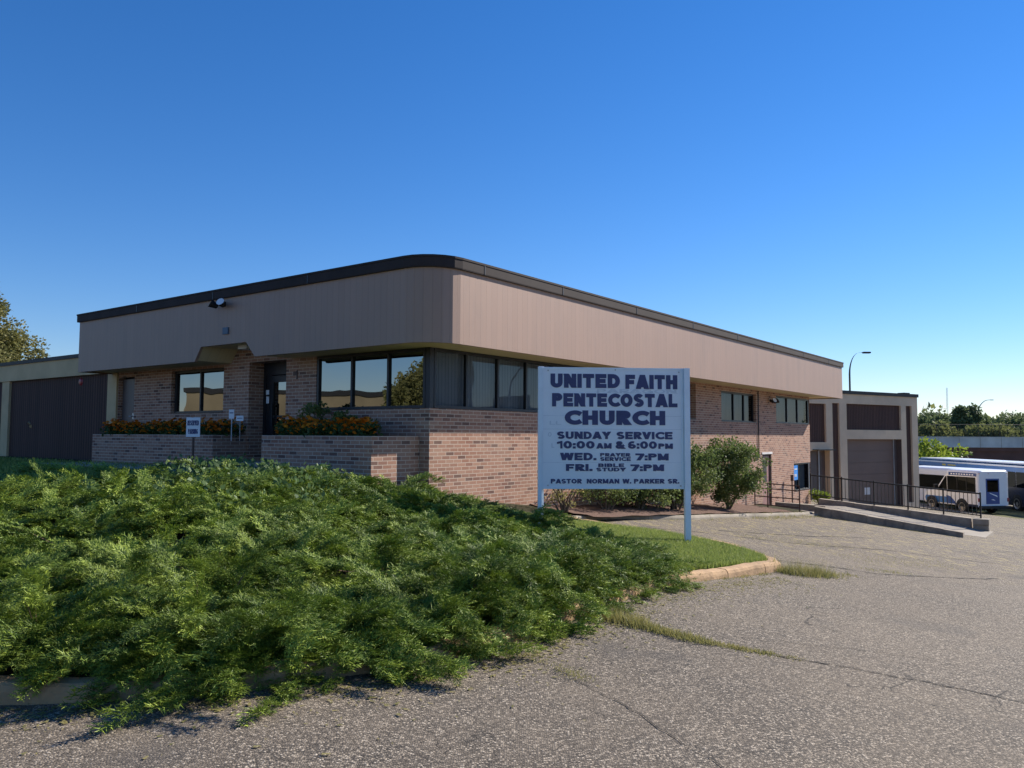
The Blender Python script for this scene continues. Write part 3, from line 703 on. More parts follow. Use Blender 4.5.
# ------------------------------------------------------------------ junipers
JPOLY = [(-16, 6.2), (-6, 5.55), (-3, 5.5), (-1.4, 5.7), (-.7, 6.3), (-.25, 7.05), (.15, 7.9), (.72, 8.6), (1.35, 9.3), (1.75, 10.0), (1.65, 11.0), (1.05, 12.0), (.3, 12.6), (-.5, 13.1), (-2.2, 12.5), (-4.2, 10.9), (-6, 9.9), (-9, 8.6), (-16, 8.2)]
def junipers():
    pts = []
    rnd = random.Random(5)
    tries = 0
    while tries < 14000:
        tries += 1
        x, y = rnd.uniform(-13, 2.1), rnd.uniform(5, 15)
        if x < -.72*y-.6: continue
        if not inside(np.array([x]), np.array([y]), JPOLY)[0]: continue
        if any((x-a)**2+(y-b)**2 < .56**2 for a, b in pts): continue
        pts.append((x, y))
    for (x, y) in resample([(-3.4, 5.3), (-2.9, 5.45), (-1.9, 5.42), (-1.3, 5.62), (-.78, 6.08), (-.35, 6.72), (.1, 7.35), (.55, 8.1), (1.0, 8.8), (1.5, 9.4)], .3):
        pts.append((x+rnd.uniform(-.06, .06), y+rnd.uniform(-.03, .12)))
    P = []; D = []; S = []; R = []; near = []
    TW = MB()
    for (cx, cy) in pts:
        fade = float(smooth01((2.1-cx)/2.4)); edge = float(seg_dist(np.array([cx]), np.array([cy]), CURB)[0])
        gz = float(B(cx, cy)); Hh = (.07+.17*fade)*rnd.uniform(.5, 1.5)*(.68 if cy > 9.3 else 1); nb = rnd.randint(13, 16); bushr = rnd.random()
        for b in range(nb):
            az = rnd.uniform(0, 2*PI); L = rnd.uniform(.5, 1.2)*(.6+.4*fade); lift = Hh*rnd.choice((rnd.uniform(.1, .6), rnd.uniform(.5, 1.1), rnd.uniform(.9, 1.9)))
            if cy < 6.6 and cx < -1.8 and math.sin(az) < -.3: L = min(L, .62)
            if cx > -.9 and edge < .9 and math.cos(az)*.8-math.sin(az)*.6 > .2: L = min(L, .66)
            hz = (math.cos(az), math.sin(az)); side = (-hz[1], hz[0]); cur = rnd.uniform(-.3, .3); brnd = rnd.random()
            def bp(t):
                xy = (cx+hz[0]*L*t+side[0]*cur*t*t, cy+hz[1]*L*t+side[1]*cur*t*t)
                g = hfast(xy[0], xy[1])
                base = gz*(1-t) + max(g, gz-.26*t)*t
                z = base + lift*math.sin(min(1, t*1.15)*PI*.62) - .06*t*t
                return np.array([xy[0], xy[1], max(z, g+.03)])
            ns = int(12+L*27)
            for j in range(ns):
                t0 = .12 if cy < 8.9 and edge < .75 else .26; t = t0+(1.02-t0)*(j+rnd.random()*.6)/ns
                p = bp(t); q = bp(t+.04); tg = q-p; tg /= math.sqrt(float(tg@tg))+1e-9
                a = (1 if j % 2 else -1)*rnd.uniform(.1, 1.0)*(1-.6*t)
                ca, sa = math.cos(a), math.sin(a); up = rnd.uniform(-.15, .55)
                P.append(p+np.array([rnd.uniform(-.02, .02), rnd.uniform(-.02, .02), rnd.uniform(-.03, .02)])); D.append(np.array([tg[0]*ca-tg[1]*sa, tg[0]*sa+tg[1]*ca, tg[2]*.8+up])); S.append(rnd.uniform(.10, .19)*(1.2-.4*t)*(.8+.2*fade)); R.append(min(1, max(0, .2*bushr+.4*brnd+.4*rnd.random()))); near.append(cy)
            for e_ in range(2):
                p = bp(.97); q = bp(1.0); tg = q-p; tg /= math.sqrt(float(tg@tg))+1e-9
                P.append(p); D.append(np.array([tg[0]+rnd.uniform(-.2, .2), tg[1]+rnd.uniform(-.2, .2), tg[2]+rnd.uniform(0, .5)])); S.append(rnd.uniform(.16, .24)*(.7+.3*fade)); R.append(min(1, .5+.5*brnd)); near.append(cy)
            if cy < 8.5 and b < 4:
                TW.tube([bp(0), bp(.2), bp(.4), bp(.55)], [.008, .005, .003, .002], 4, False)
    P = np.array(P); D = unit(np.array(D)); S = np.array(S); R = np.array(R); near = np.array(near)
    fine = [spray_template(k, 7, 5, .0185) for k in range(6)]; mid = [spray_template(k+20, 6, 4, .026) for k in range(4)]; crs = [spray_template(k+40, 5, 3, .036) for k in range(4)]
    vs = []; us = []
    for sel, tm in ((near < 7.4, fine), ((near >= 7.4) & (near < 10), mid), (near >= 10, crs)):
        if sel.any():
            n = sel.sum(); V, F, U = instance(tm, P[sel], D[sel], S[sel], RNG.uniform(-.5, .5, n), R[sel]); vs.append(V); us.append(U)
    V = np.concatenate(vs); U = np.concatenate(us)
    print('juniper bushes', len(pts), 'sprays', len(P), 'tris', len(V)//3)
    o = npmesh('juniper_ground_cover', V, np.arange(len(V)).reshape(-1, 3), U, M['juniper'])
    tag(o, 'dense mass of low spreading junipers spilling over the kerb of the bed', 'shrubs', kind='stuff')
    TW.build('stem', M['deadtwig'], o)
junipers()

# ------------------------------------------------------------------ grass and weeds
def blades(name, X, Y, Z, h, w, mat, lean=.5, label=None, cat=None):
    n = len(X); az = RNG.uniform(0, 2*PI, n); H = h*RNG.uniform(.5, 1.3, n); W = w*RNG.uniform(.6, 1.3, n)
    la = RNG.uniform(0, 2*PI, n); ll = RNG.uniform(0, lean, n)*H
    b = np.stack([X, Y, Z], -1); s_ = np.stack([np.cos(az), np.sin(az), 0*az], -1)*W[:, None]
    tip = b + np.stack([np.cos(la)*ll, np.sin(la)*ll, H], -1)
    mid = b + np.stack([np.cos(la)*ll*.3, np.sin(la)*ll*.3, H*.55], -1)
    V = np.stack([b-s_, b+s_, mid+s_*.7, tip, mid-s_*.7], 1)
    V = V.reshape(-1, 3); I = np.arange(n)[:, None]*5
    F = np.concatenate([I+np.array([0, 1, 2]), I+np.array([0, 2, 4]), I+np.array([4, 2, 3])])
    r = RNG.random(n); U = np.stack([np.repeat(r, 5), np.tile([0, 0, .5, 1, .5], n)], -1)
    o = npmesh(name, V, F, U, mat)
    return tag(o, label, cat, kind='stuff')
def inset_mask(X, Y, m=.17): return inside(X, Y, POLY) & (seg_dist(X, Y, CURB+BACK) > m)
n = 190000; X = RNG.uniform(-.6, 3.9, n); Y = RNG.uniform(8.8, 14.6, n)
k = inset_mask(X, Y) & (X > 2.2-.55*(Y-9.3)) & (Y < 14.4)
X, Y = X[k], Y[k]
blades('lawn_grass', X, Y, B(X, Y), .07, .005, M['grass'], .8, 'bright green mown grass round the foot of the church sign', 'grass')
n = 60000; X = RNG.uniform(-19, -1.5, n); Y = RNG.uniform(12.2, 25, n)
u_ = .6*(X-WC[0])+.8*(Y-WC[1])      # distance behind the left wall plane
k = inside(X, Y, POLY) & (u_ < -1.2) & (X > -.75*Y)
X, Y = X[k], Y[k]
blades('shaded_grass', X, Y, B(X, Y), .09, .010, M['grass'], .8, 'shaded grass in front of the left wing', 'grass')
# weed strips in cracks: position lists of (x, y, radius, number, height, dryness)
WX, WY, WH = [], [], []
def weedline(a, b, n, r, h):
    t = RNG.random(n); c = RNG.normal(0, r, (n, 2)); den = .5+.5*np.sin(t*23+a[0]*3)
    m = RNG.random(n) < .35+.65*den
    WX.extend((a[0]+(b[0]-a[0])*t+c[:, 0])[m]); WY.extend((a[1]+(b[1]-a[1])*t+c[:, 1])[m]); WH.extend((h*RNG.uniform(.4, 1.2, n)*(.4+.6*den))[m])
weedline((.78, 7.42), (1.15, 7.02), 3200, .07, .13); weedline((1.1, 7.05), (1.55, 6.62), 3200, .055, .07); weedline((1.5, 6.66), (2.2, 6.28), 2200, .04, .045)
weedline((.95, 8.0), (1.9, 9.2), 900, .09, .07); weedline((.35, 5.7), (.5, 5.45), 600, .05, .025); weedline((0.0, 6.1), (.3, 5.8), 160, .04, .03)
weedline((3.75, 11.2), (4.35, 11.35), 3200, .12, .20); weedline((4.2, 11.4), (4.9, 11.7), 700, .08, .06)
weedline((2.2, 9.55), (3.5, 10.95), 500, .03, .06)
weedline((2.6, 16.7), (6.4, 21.3), 900, .12, .08); weedline((6.4, 21.3), (9.4, 25.2), 1500, .18, .12); weedline((4.4, 15.8), (9, 16.4), 3000, .25, .025)
weedline((5.2, 13.6), (8.5, 15.2), 3000, .4, .025); weedline((4.2, 12.6), (6.2, 12.7), 1600, .12, .035); weedline((9.5, 25.1), (12.4, 22.8), 500, .07, .06)
weedline((3.0, 14.6), (7.2, 18.6), 900, .3, .03); weedline((6, 18.2), (9, 21.6), 700, .4, .025)
WX, WY, WH = map(np.array, (WX, WY, WH))
zz = A(WX, WY)
ins = inside(WX, WY, POLY); zz = np.where(ins, B(WX, WY), zz)
o = blades('crack_weeds', WX, WY, zz, 1.0, .0045, M['dryweed'], 1.3, 'dry yellow green weeds growing along the cracks and kerbs of the lot', 'weeds')
# scale heights: blades() used h=1 * random; flatten to the requested height
me = o.data; co = np.empty(len(me.vertices)*3, np.float32); me.vertices.foreach_get('co', co); co = co.reshape(-1, 5, 3)
base = co[:, 0:1, :].copy(); base = (co[:, 0:1]+co[:, 1:2])/2
rel = co-base; rel[:, 2:, :] *= WH[:, None, None]; rel[:, :2, :] *= 1; 
co = base+rel; me.vertices.foreach_set('co', co.ravel()); me.update()

# generic leaf cloud ------------------------------------------------
def leafcloud(centers, radii, nper, size, flat=.0):
    """diamond shaped leaves scattered in gaussian clumps"""
    cs = np.repeat(np.array(centers, float), nper, 0); rs = np.repeat(np.array(radii, float), nper)
    n = len(cs); d = unit(RNG.normal(size=(n, 3))); rr = RNG.random(n)**.45*rs
    P = cs + d*rr[:, None]*np.array([1, 1, .8])
    D = unit(d*.5+RNG.normal(size=(n, 3))*.7+np.array([0, 0, .15])); s_ = unit(np.cross(D, RNG.normal(size=(n, 3)))); L = size*RNG.uniform(.6, 1.3, n)
    V = np.stack([P, P+D*L[:, None]*.45+s_*L[:, None]*.32, P+D*L[:, None], P+D*L[:, None]*.45-s_*L[:, None]*.32], 1).reshape(-1, 3)
    r = np.clip(np.repeat(RNG.random(len(centers)), nper)*.5+RNG.random(n)*.5, 0, 1)
    U = np.stack([np.repeat(r, 4), np.tile([0, .4, 1, .4], n)], -1)
    return V, np.arange(n*4).reshape(-1, 4), U
def plant(name, loc, W, H, nc, nper, leaf, mat, label, cat, trunk_h=.2, group=None, seed=1, clump=.28, crown_name='crown', stem='trunk', shape='dome', nstem=5, tr=.03, hollow=.45):
    rnd = random.Random(seed); t = empty(name, loc, 0, label, cat, group)
    cen = []; rad = []
    for i in range(nc):
        while True:
            v = Vector((rnd.uniform(-1, 1), rnd.uniform(-1, 1), rnd.uniform(-1, 1)))
            if hollow < v.length < 1: break
        a = math.atan2(v.y, v.x); wob = 1+.18*math.sin(3*a+seed)+.12*math.sin(5*v.z*2+seed*2)
        zc = trunk_h+(H-trunk_h)*(v.z*.5+.5)
        if shape == 'cone': wob *= max(.15, 1.15*(1-(v.z*.5+.5)))
        cen.append((v.x*W/2*wob, v.y*W/2*wob, zc)); rad.append(clump*rnd.uniform(.6, 1.3))
    V, F, U = leafcloud(cen, rad, nper, leaf)
    npmesh(crown_name, V, F, U, mat, t)
    tb = MB()
    for k in range(nstem):
        c = Vector(cen[rnd.randrange(len(cen))]); b0 = Vector((rnd.uniform(-1, 1)*tr*2, rnd.uniform(-1, 1)*tr*2, -.1))
        m_ = b0.lerp(c, .5)+Vector((0, 0, .08*H)); tb.tube([b0, b0.lerp(m_, .5)+Vector((0, 0, .02*H)), m_, c], [tr, tr*.75, tr*.5, tr*.2], 6)
    if nstem == 1 or H > 4: tb.tube([(0, 0, -.2), (0, 0, trunk_h), (0, 0, H*.75)], [tr*2.2, tr*1.7, tr*.5], 8)
    tb.build(stem, M['bark'], t)
    return t
def at_bed(u, w_): x, y = loc2w(u, w_); return (x, y, float(B(x, y)))
plant('shrub', at_bed(10.95, 1.0), 1.72, 1.95, 130, 150, .062, M['shrub'], 'large rounded leafy shrub right of the sign beside the brick wall', 'shrub', .25, seed=3, clump=.24)
plant('shrub', at_bed(7.8, .9), 1.75, 1.7, 120, 140, .062, M['shrub'], 'broad leafy shrub half hidden behind the right post of the sign', 'shrub', .2, seed=8, clump=.26)
plant('shrub', at_bed(6.3, .75), 1.7, 1.1, 90, 110, .06, M['shrub'], 'dark shrub seen below the middle of the sign board', 'shrub', .15, seed=11, clump=.22)
plant('shrub', at_bed(4.8, .7), 1.5, 1.0, 55, 70, .055, M['shrub'], 'sparse dark shrub low against the bricks below the left part of the sign', 'shrub', .15, seed=15, clump=.2, nstem=12)
plant('shrub', at_bed(3.1, .75), .9, .95, 18, 40, .05, M['dryweed'], 'sparse brownish shrub left of the left sign post against the bricks', 'shrub', .1, seed=17, clump=.16, nstem=12)
x, y = 11.75, 31.0
plant('shrub', (x, y, -1.0), .55, .55, 24, 60, .07, M['brightbush'], 'small light green bush at the far corner of the brick wall', 'shrub', .05, seed=21, clump=.16)
for v_, s_, h_, sd in ((2.55, .4, .66, 31), (1.75, .4, .52, 32)):
    x, y = lw2w(v_, s_); plant('planter_shrub', (x, y, 1.5), .6 if sd == 31 else .42, h_, 34, 60, .05, M['shrub'], 'taller dark bushy plant rising over the marigolds below the corner windows' if sd == 31 else 'smaller dark bushy plant right of the taller one below the corner windows', 'plant', .05, seed=sd, clump=.1)

# marigolds
def marigold():
    t = empty('marigold_plant')
    cen = [(random.uniform(-.13, .13), random.uniform(-.13, .13), random.uniform(.04, .2)) for _ in range(12)]
    V, F, U = leafcloud(cen, [.09]*12, 22, .05); npmesh('foliage', V, F, U, M['marigoldleaf'], t)
    vs = []; fs = []; us = []; i = 0
    for _ in range(30):
        a = random.uniform(0, 2*PI); r = random.random()**.5*.17; c = np.array([r*math.cos(a), r*math.sin(a), random.uniform(.14, .30)-r*.5+.04]); rv = random.random()
        up = unit(np.array([random.uniform(-.8, .3), random.uniform(-.5, .5), .7]))
        for ring, (rr, hh, np_) in enumerate(((.032, 0, 8), (.022, .01, 6))):
            for k in range(np_):
                an = 2*PI*k/np_+ring; s1 = unit(np.cross(up, [1, .2, .1])); s2 = np.cross(up, s1)
                e1 = (s1*math.cos(an)+s2*math.sin(an)); e2 = (s2*math.cos(an)-s1*math.sin(an))
                vs += [c+up*hh, c+e1*rr*.8+e2*rr*.4+up*(hh+.006), c+e1*rr, c+e1*rr*.8-e2*rr*.4+up*(hh+.006)]; fs.append((i, i+1, i+2, i+3)); i += 4; us += [(rv, 0), (rv, .5), (rv, 1), (rv, .5)]
    npmesh('blossoms', np.array(vs), np.array(fs), np.array(us), M['blossom_o'], t)
    return t
protos = [marigold() for _ in range(3)]
used = [False]*3
spots = [(v, s_, 'R') for v in np.arange(.75, 3.05, .27) for s_ in (.35, .72, .9)] + [(v, s_, 'L') for v in np.arange(5.4, 10.15, .31) for s_ in (.30, .55)]
for i, (v_, s_, side) in enumerate(spots):
    k = i % 3
    if side == 'L' and 5.4 < v_ < 6.9 and i % 2: continue
    if side == 'R' and v_ < 1.2 and s_ < .5: continue
    o = protos[k] if not used[k] else copy_tree(protos[k]); used[k] = True
    x, y = lw2w(v_+random.uniform(-.06, .06), s_+random.uniform(-.05, .05)); o.location = (x, y, 1.50); sc = random.uniform(1.0, 1.45); o.scale = (sc, sc, sc); o.rotation_euler = (0, 0, random.uniform(0, 6))
    if side == 'R': tag(o, 'orange marigold plant in the brick planter below the corner windows', 'flower', 'marigolds in the corner planter')
    else: tag(o, 'orange marigold plant in the long planter left of the entrance', 'flower', 'marigolds in the left planter')
# a clump hanging over the planter beside the door
# broad leaved weeds among the junipers
def bindweed():
    cen = []; rad = []
    for _ in range(150):
        px = random.uniform(-4.9, -2.3); py = random.uniform(8.6, 12.4)
        if random.random() < .4: px = random.gauss(-3.4, .5); py = random.gauss(11.3, .4)
        cen.append((px, py, float(B(px, py))+random.uniform(.12, .34))); rad.append(random.uniform(.06, .16))
    V, F, U = leafcloud(cen, rad, 14, .075)
    tag(npmesh('bindweed', V, F, U, M['broad']), 'pale broad leaved weeds scrambling over the junipers before the entrance', 'weeds', kind='stuff')
bindweed()

def litter():
    pts = resample([(-3.4, 4.7), (-2.2, 4.8), (-1.4, 5.0), (-.6, 5.45), (.1, 6.1), (.6, 6.95), (1.1, 7.8), (2.2, 9.3), (3.5, 10.7)], .02); V = []; F = []; U = []
    for k in range(2600):
        p = random.choice(pts); d = random.expovariate(6.0); x = p[0]+d*.7+random.gauss(0, .06); y = p[1]-d*.7+random.gauss(0, .06)
        a = random.uniform(0, 6.3); l = random.uniform(.006, .022); w_ = l*random.uniform(.15, .5); z_ = float(lotz(x, y))+.004+random.random()*.004
        c, s_ = math.cos(a), math.sin(a); i = len(V)
        V += [(x+c*l-s_*w_, y+s_*l+c*w_, z_), (x-c*l-s_*w_, y-s_*l+c*w_, z_+.002), (x-c*l+s_*w_, y-s_*l-c*w_, z_), (x+c*l+s_*w_, y+s_*l-c*w_, z_+.003)]; F.append((i, i+1, i+2, i+3)); U += [(random.random(), .5)]*4
    tag(npmesh('leaf_litter', np.array(V), np.array(F), np.array(U), M['dryweed']), 'dry needles and bits of leaf scattered on the asphalt along the kerb', 'litter', kind='stuff')
litter()
# entry walk
def walk(name, quadf, us, ws, dz, mat):
    V = []; F = []
    for u in us:
        for w_ in ws: x, y = quadf(u, w_); V.append((x, y, float(B(x, y))+dz))
    n = len(ws)
    for i in range(len(us)-1):
        for j in range(n-1): F.append((i*n+j, (i+1)*n+j, (i+1)*n+j+1, i*n+j+1))
    V = np.array(V); return tag(npmesh(name, V, np.array(F), V[:, :2].copy(), mat), kind='structure')
walk('entry_walk', lw2w, np.arange(3.4, 9.6, .4), np.arange(1.35, 2.7, .2), .05, M['walk'])
walk('door_walk', lw2w, np.arange(3.5, 5.2, .2), np.arange(.02, 1.37, .2), .045, M['walk'])

# ------------------------------------------------------------------ text
def arc(cx, cy, rx, ry, a0, a1, n=10):
    return [(cx+rx*math.cos(math.radians(a0+(a1-a0)*k/n)), cy+ry*math.sin(math.radians(a0+(a1-a0)*k/n))) for k in range(n+1)]
WID = {'I': .30, 'M': 1.12, 'W': 1.35, ':': .26, '.': .26, '1': .55, ' ': .45, 'F': .80, 'L': .78, 'E': .84, 'T': .86, '&': 1.0, 'C': .98, 'O': 1.05, 'Q': 1.05, 'G': 1.02, 'N': .94, 'H': .94, 'D': .94, 'U': .92, 'A': 1.02, 'Y': .95, 'V': .95}
def glyph(ch, w, h, tx, ty):
    """strokes as centre polylines inside a w x h box; tx, ty are stroke widths of upright and level strokes"""
    a, b = tx/2, ty/2; L, R, Bt, Tp, mx, my = a, w-a, b, h-b, w/2, h/2
    o = lambda a0, a1, n=14: arc(mx, my, w/2-a, h/2-b, a0, a1, n)
    if ch == 'I': return [[(mx, 0), (mx, h)]]
    if ch == 'L': return [[(L, h), (L, 0)], [(a, Bt), (w, Bt)]]
    if ch == 'T': return [[(0, Tp), (w, Tp)], [(mx, 0), (mx, h-b)]]
    if ch == 'E': return [[(L, 0), (L, h)], [(L, Tp), (w, Tp)], [(L, my), (w*.93, my)], [(L, Bt), (w, Bt)]]
    if ch == 'F': return [[(L, 0), (L, h)], [(L, Tp), (w, Tp)], [(L, h*.48), (w*.9, h*.48)]]
    if ch == 'H': return [[(L, 0), (L, h)], [(R, 0), (R, h)], [(L, my), (R, my)]]
    if ch == 'N': return [[(L, 0), (L, h)], [(R, 0), (R, h)], [(a*.95, h-.02*h), (w-a*.95, .02*h)]]
    if ch == 'M': return [[(L, 0), (L, h)], [(R, 0), (R, h)], [(a, h*.98), (mx, h*.06)], [(mx, h*.06), (w-a, h*.98)]]
    if ch == 'W': return [[(a*.9, h), (w*.27, 0)], [(w*.27, 0), (mx, h)], [(mx, h), (w*.73, 0)], [(w*.73, 0), (w-a*.9, h)]]
    if ch == 'A': return [[(a*.9, 0), (mx, h)], [(mx, h), (w-a*.9, 0)], [(w*.2, h*.27), (w*.8, h*.27)]]
    if ch == 'V': return [[(a*.9, h), (mx, 0)], [(mx, 0), (w-a*.9, h)]]
    if ch == 'Y': return [[(a*.9, h), (mx, h*.42)], [(mx, h*.42), (w-a*.9, h)], [(mx, 0), (mx, h*.5)]]
    if ch == 'K': return [[(L, 0), (L, h)], [(a, h*.38), (w-a*.8, h)], [(w*.38, h*.56), (w-a*.7, 0)]]
    if ch == 'U': return [[(L, h)]+arc(mx, h*.36, w/2-a, h*.36-b, 180, 360)+[(R, h)]]
    if ch in 'O0Q': return [o(0, 360, 24)]
    if ch == 'C': rr = (w-a)/(1+math.cos(math.radians(40))); return [arc(a+rr, my, rr, h/2-b, 40, 320, 20)]
    if ch == 'G': return [o(38, 340, 20), [(mx, h*.44), (w-a*.4, h*.44)], [(R, h*.5), (R, h*.1)]]
    if ch == 'D': return [[(L, 0), (L, h)], [(L, Tp), (w*.45, Tp)]+arc(w*.45, my, w*.55-a, h/2-b, 90, -90)+[(L, Bt)]]
    if ch in 'PR':
        r = [[(L, 0), (L, h)], [(L, Tp), (w*.6, Tp)]+arc(w*.6, h*.71, w*.4-a, h*.29-b, 90, -90)+[(L, h*.42+b)]]
        return r+([[(w*.5, h*.42), (w-a*.9, 0)]] if ch == 'R' else [])
    if ch == 'B': return [[(L, 0), (L, h)], [(L, Tp), (w*.6, Tp)]+arc(w*.6, h*.75-b*.3, w*.37-a, h*.25-b*.7, 90, -90)+[(L, my)], [(L, my), (w*.6, my)]+arc(w*.6, h*.25+b*.5, w*.4-a, h*.25-b*.5, 90, -90)+[(L, Bt)]]
    if ch == 'S': return [arc(mx, h*.74-b*.35, w/2-a, h*.26-b*.65, 25, 270, 14)[:-1]+arc(mx, h*.26+b*.35, w/2-a, h*.26-b*.65, 90, -155, 14)]
    if ch == '6': return [arc(mx, h*.31, w/2-a, h*.31-b, 0, 360, 20), arc(mx+w*.06, my, w/2-a+w*.06, h/2-b, 60, 185, 12)]
    if ch == '7': return [[(0, Tp), (w, Tp)], [(w-a*.8, h-b), (w*.35, 0)]]
    if ch == '1': return [[(w-a, 0), (w-a, h)], [(0, h*.72), (w-a, h*.86)]]
    if ch == ':': return [[(mx, 0), (mx, ty*1.1)], [(mx, h*.72-ty*1.1), (mx, h*.72)]]
    if ch == '.': return [[(mx, 0), (mx, ty*1.15)]]
    if ch == '&': return [arc(w*.42, h*.76, w*.2, h*.24-b, 0, 360, 14), arc(w*.40, h*.29, w*.40-a, h*.29-b, 60, 350, 14)+[(w*.92, h*.5)], [(w*.3, h*.66), (w-a*.7, 0)]]
    return []
def text_mesh(txt, x0, x1, z0, z1, bold=.03, depth=.004, sp=1.0):
    h = z1-z0; tk = .265+max(-.12, (bold-.035)*2.2); gap = .10*sp
    ws = [WID.get(c, .88) for c in txt]; tot = sum(ws)+gap*(len(txt)-1); k = (x1-x0)/tot
    mb = MB(); x = x0; lay = 0
    for c, w_ in zip(txt, ws):
        ty = h*tk; tx = min(k*w_*.40, max(ty*1.08, k*tk*1.18)) if c not in 'I:.' else max(ty*1.05, k*tk*1.12)
        for st in glyph(c, k*w_, h, tx, ty):
            lay += 1; yy = -depth-.0003*(lay % 5)
            n = len(st); Lf = []; Rt = []
            closed = n > 3 and math.dist(st[0], st[-1]) < 1e-6
            for i, p in enumerate(st):
                if closed: q0, q1 = st[(i-1) if i else n-2], st[(i+1) if i < n-1 else 1]
                else: q0, q1 = st[max(0, i-1)], st[min(n-1, i+1)]
                dx, dy = q1[0]-q0[0], q1[1]-q0[1]; l = math.hypot(dx, dy) or 1; nx, ny = -dy/l, dx/l
                # diagonal strokes: cut flat on the cap and base lines by shifting sideways only
                if n == 2 and abs(dx) > 1e-6 and abs(dy) > 1e-6 and abs(dy) > .3*h:
                    hw = tx*.55*l/abs(dy); a_, b_ = (p[0]-hw, p[1]), (p[0]+hw, p[1])
                    if dy < 0: a_, b_ = b_, a_
                else: a_, b_ = (p[0]+nx*tx/2, p[1]+ny*ty/2), (p[0]-nx*tx/2, p[1]-ny*ty/2)
                Lf.append((x+a_[0], yy, z0+a_[1])); Rt.append((x+b_[0], yy, z0+b_[1]))
            for i in range(n-1):
                mb.face([Lf[i], Rt[i], Rt[i+1], Lf[i+1]])
        x += k*(w_+gap)
    me = bpy.data.meshes.new('lettering'); me.from_pydata(mb.v, [], mb.f); me.update()
    bm = bmesh.new(); bm.from_mesh(me); bmesh.ops.remove_doubles(bm, verts=bm.verts, dist=1e-6)
    r = bmesh.ops.extrude_face_region(bm, geom=bm.faces[:]); bmesh.ops.translate(bm, verts=[v for v in r['geom'] if isinstance(v, bmesh.types.BMVert)], vec=(0, depth*.9, 0)); bm.to_mesh(me); bm.free()
    return me
def text_part(name, items, mat, parent):
    bm = bmesh.new()
    for it in items: 
        me = text_mesh(*it); bm.from_mesh(me); bpy.data.meshes.remove(me)
    me = bpy.data.meshes.new(name); bm.to_mesh(me); bm.free(); me.materials.append(mat)
    o = bpy.data.objects.new(name, me); C.objects.link(o); o.parent = parent; return o
# ------------------------------------------------------------------ church sign
F_ = 805.0
DS = 12.6
SXL, SXR = (538.6-512)/F_*DS*1.0, (689.0-512)/F_*(DS+.17)
ang = math.atan2(.17, SXR-SXL); WS = math.hypot(.17, SXR-SXL)
sign = empty('church_sign', (SXL, DS, 0), ang, 'large pale blue church sign board with navy lettering on two square posts', 'sign')
HZ = 435.4
def zy(py, d=12.68): return 1.6+(HZ-py)/F_*d
ZT_, ZB_ = zy(367.6)+.0, zy(488.6)
def sx(px): return (px-538.6)/(689.0-538.6)*WS
b = MB(); b.box(.02, WS-.02, .0, .025, ZB_, ZT_); bd = b.build('board', M['signboard'], sign)
b = MB()
b.box(.03, WS-.09, -.006, 0, ZT_-.03, ZT_-.002); b.box(.03, WS-.09, -.006, 0, ZB_+.002, ZB_+.025)
b.box(WS-.125, WS-.095, -.012, 0, ZB_, ZT_); b.box(.055, .075, -.006, 0, ZB_+.03, ZT_-.035); b.build('trim', M['signpost'], bd)
for x0_, x1_, yy, top in ((0, .088, .026, ZT_+.01), (WS-.09, WS, -.07, ZT_+.0)):
    b = MB(); x, y = SXL+(x0_)*math.cos(ang), DS
    b.box(x0_, x1_, yy, yy+.088, -.5, top); b.build('post', M['signpost'], sign, bevel=.004)
if True:
    # the left post stands in front of the board edge too
    b = MB(); b.box(-.005, .05, -.03, -.002, ZB_-.75, ZT_-.0); b.build('edge_strip', M['signpost'], sign)
for px, py in ((548, 371), (679, 371.5), (548, 485), (680, 485.5), (615, 369.8)): b = MB(); b.tube([(sx(px), -.002, zy(py)), (sx(px), -.012, zy(py))], .012, 8); b.build('bolt', M['galv'], bd)
def T(txt, x0_, x1_, y0_, y1_, base, bold=.035, sp=1.0):
    s6 = 6.4
    return (txt, sx(534+x0_/s6), sx(534+x1_/s6), zy(base+y1_/s6), zy(base+y0_/s6), bold, .005, sp)
lines = [
 [T('UNITED', 105, 548, 90, 180, 360, .05)], [T('FAITH', 583, 918, 93, 184, 360, .05)],
 [T('PENTECOSTAL', 115, 918, 215, 300, 360, .045)], [T('CHURCH', 195, 838, 324, 416, 360, .05)],
 [T('SUNDAY', 147, 487, 75, 122, 420, .035), T('SERVICE', 525, 884, 75, 122, 420, .035)],
 [T('10:00', 147, 385, 135, 183, 420, .035), T('AM', 397, 493, 148, 183, 420, .035), T('&', 518, 577, 135, 184, 420, .035), T('6:00', 598, 783, 135, 183, 420, .035), T('PM', 793, 886, 149, 183, 420, .035)],
 [T('WED.', 168, 395, 210, 257, 420, .035), T('PRAYER', 420, 612, 211, 233, 420, .03), T('SERVICE', 420, 615, 237, 261, 420, .03), T('7:PM', 645, 858, 213, 257, 420, .035)],
 [T('FRI.', 203, 370, 281, 325, 420, .035), T('BIBLE', 408, 572, 277, 300, 420, .03), T('STUDY', 395, 583, 304, 327, 420, .03), T('7:PM', 613, 828, 283, 325, 420, .035)],
 [T('PASTOR', 108, 303, 375, 404, 420, .03), T('NORMAN W.', 335, 617, 375, 404, 420, .03), T('PARKER SR.', 635, 925, 375, 404, 420, .03)]]
for L_ in lines:
    o = text_part('lettering', L_, M['navy'], bd); o.location = (0, -.001, 0)
gh = text_part('faded_lettering', [(*T('PARAGON', 400, 912, 186, 212, 360, -.012)[:5], .0, .002, 1.1), (*T('LL', 100, 175, 392, 416, 360, .0)[:5], -.01, .002, 1.2), (*T('Oo', 90, 133, 80, 108, 420, .0)[:5], -.01, .002, 1.0), (*T('oL', 90, 130, 150, 178, 420, .0)[:5], -.01, .002, 1.0)], M['ghost'], bd)
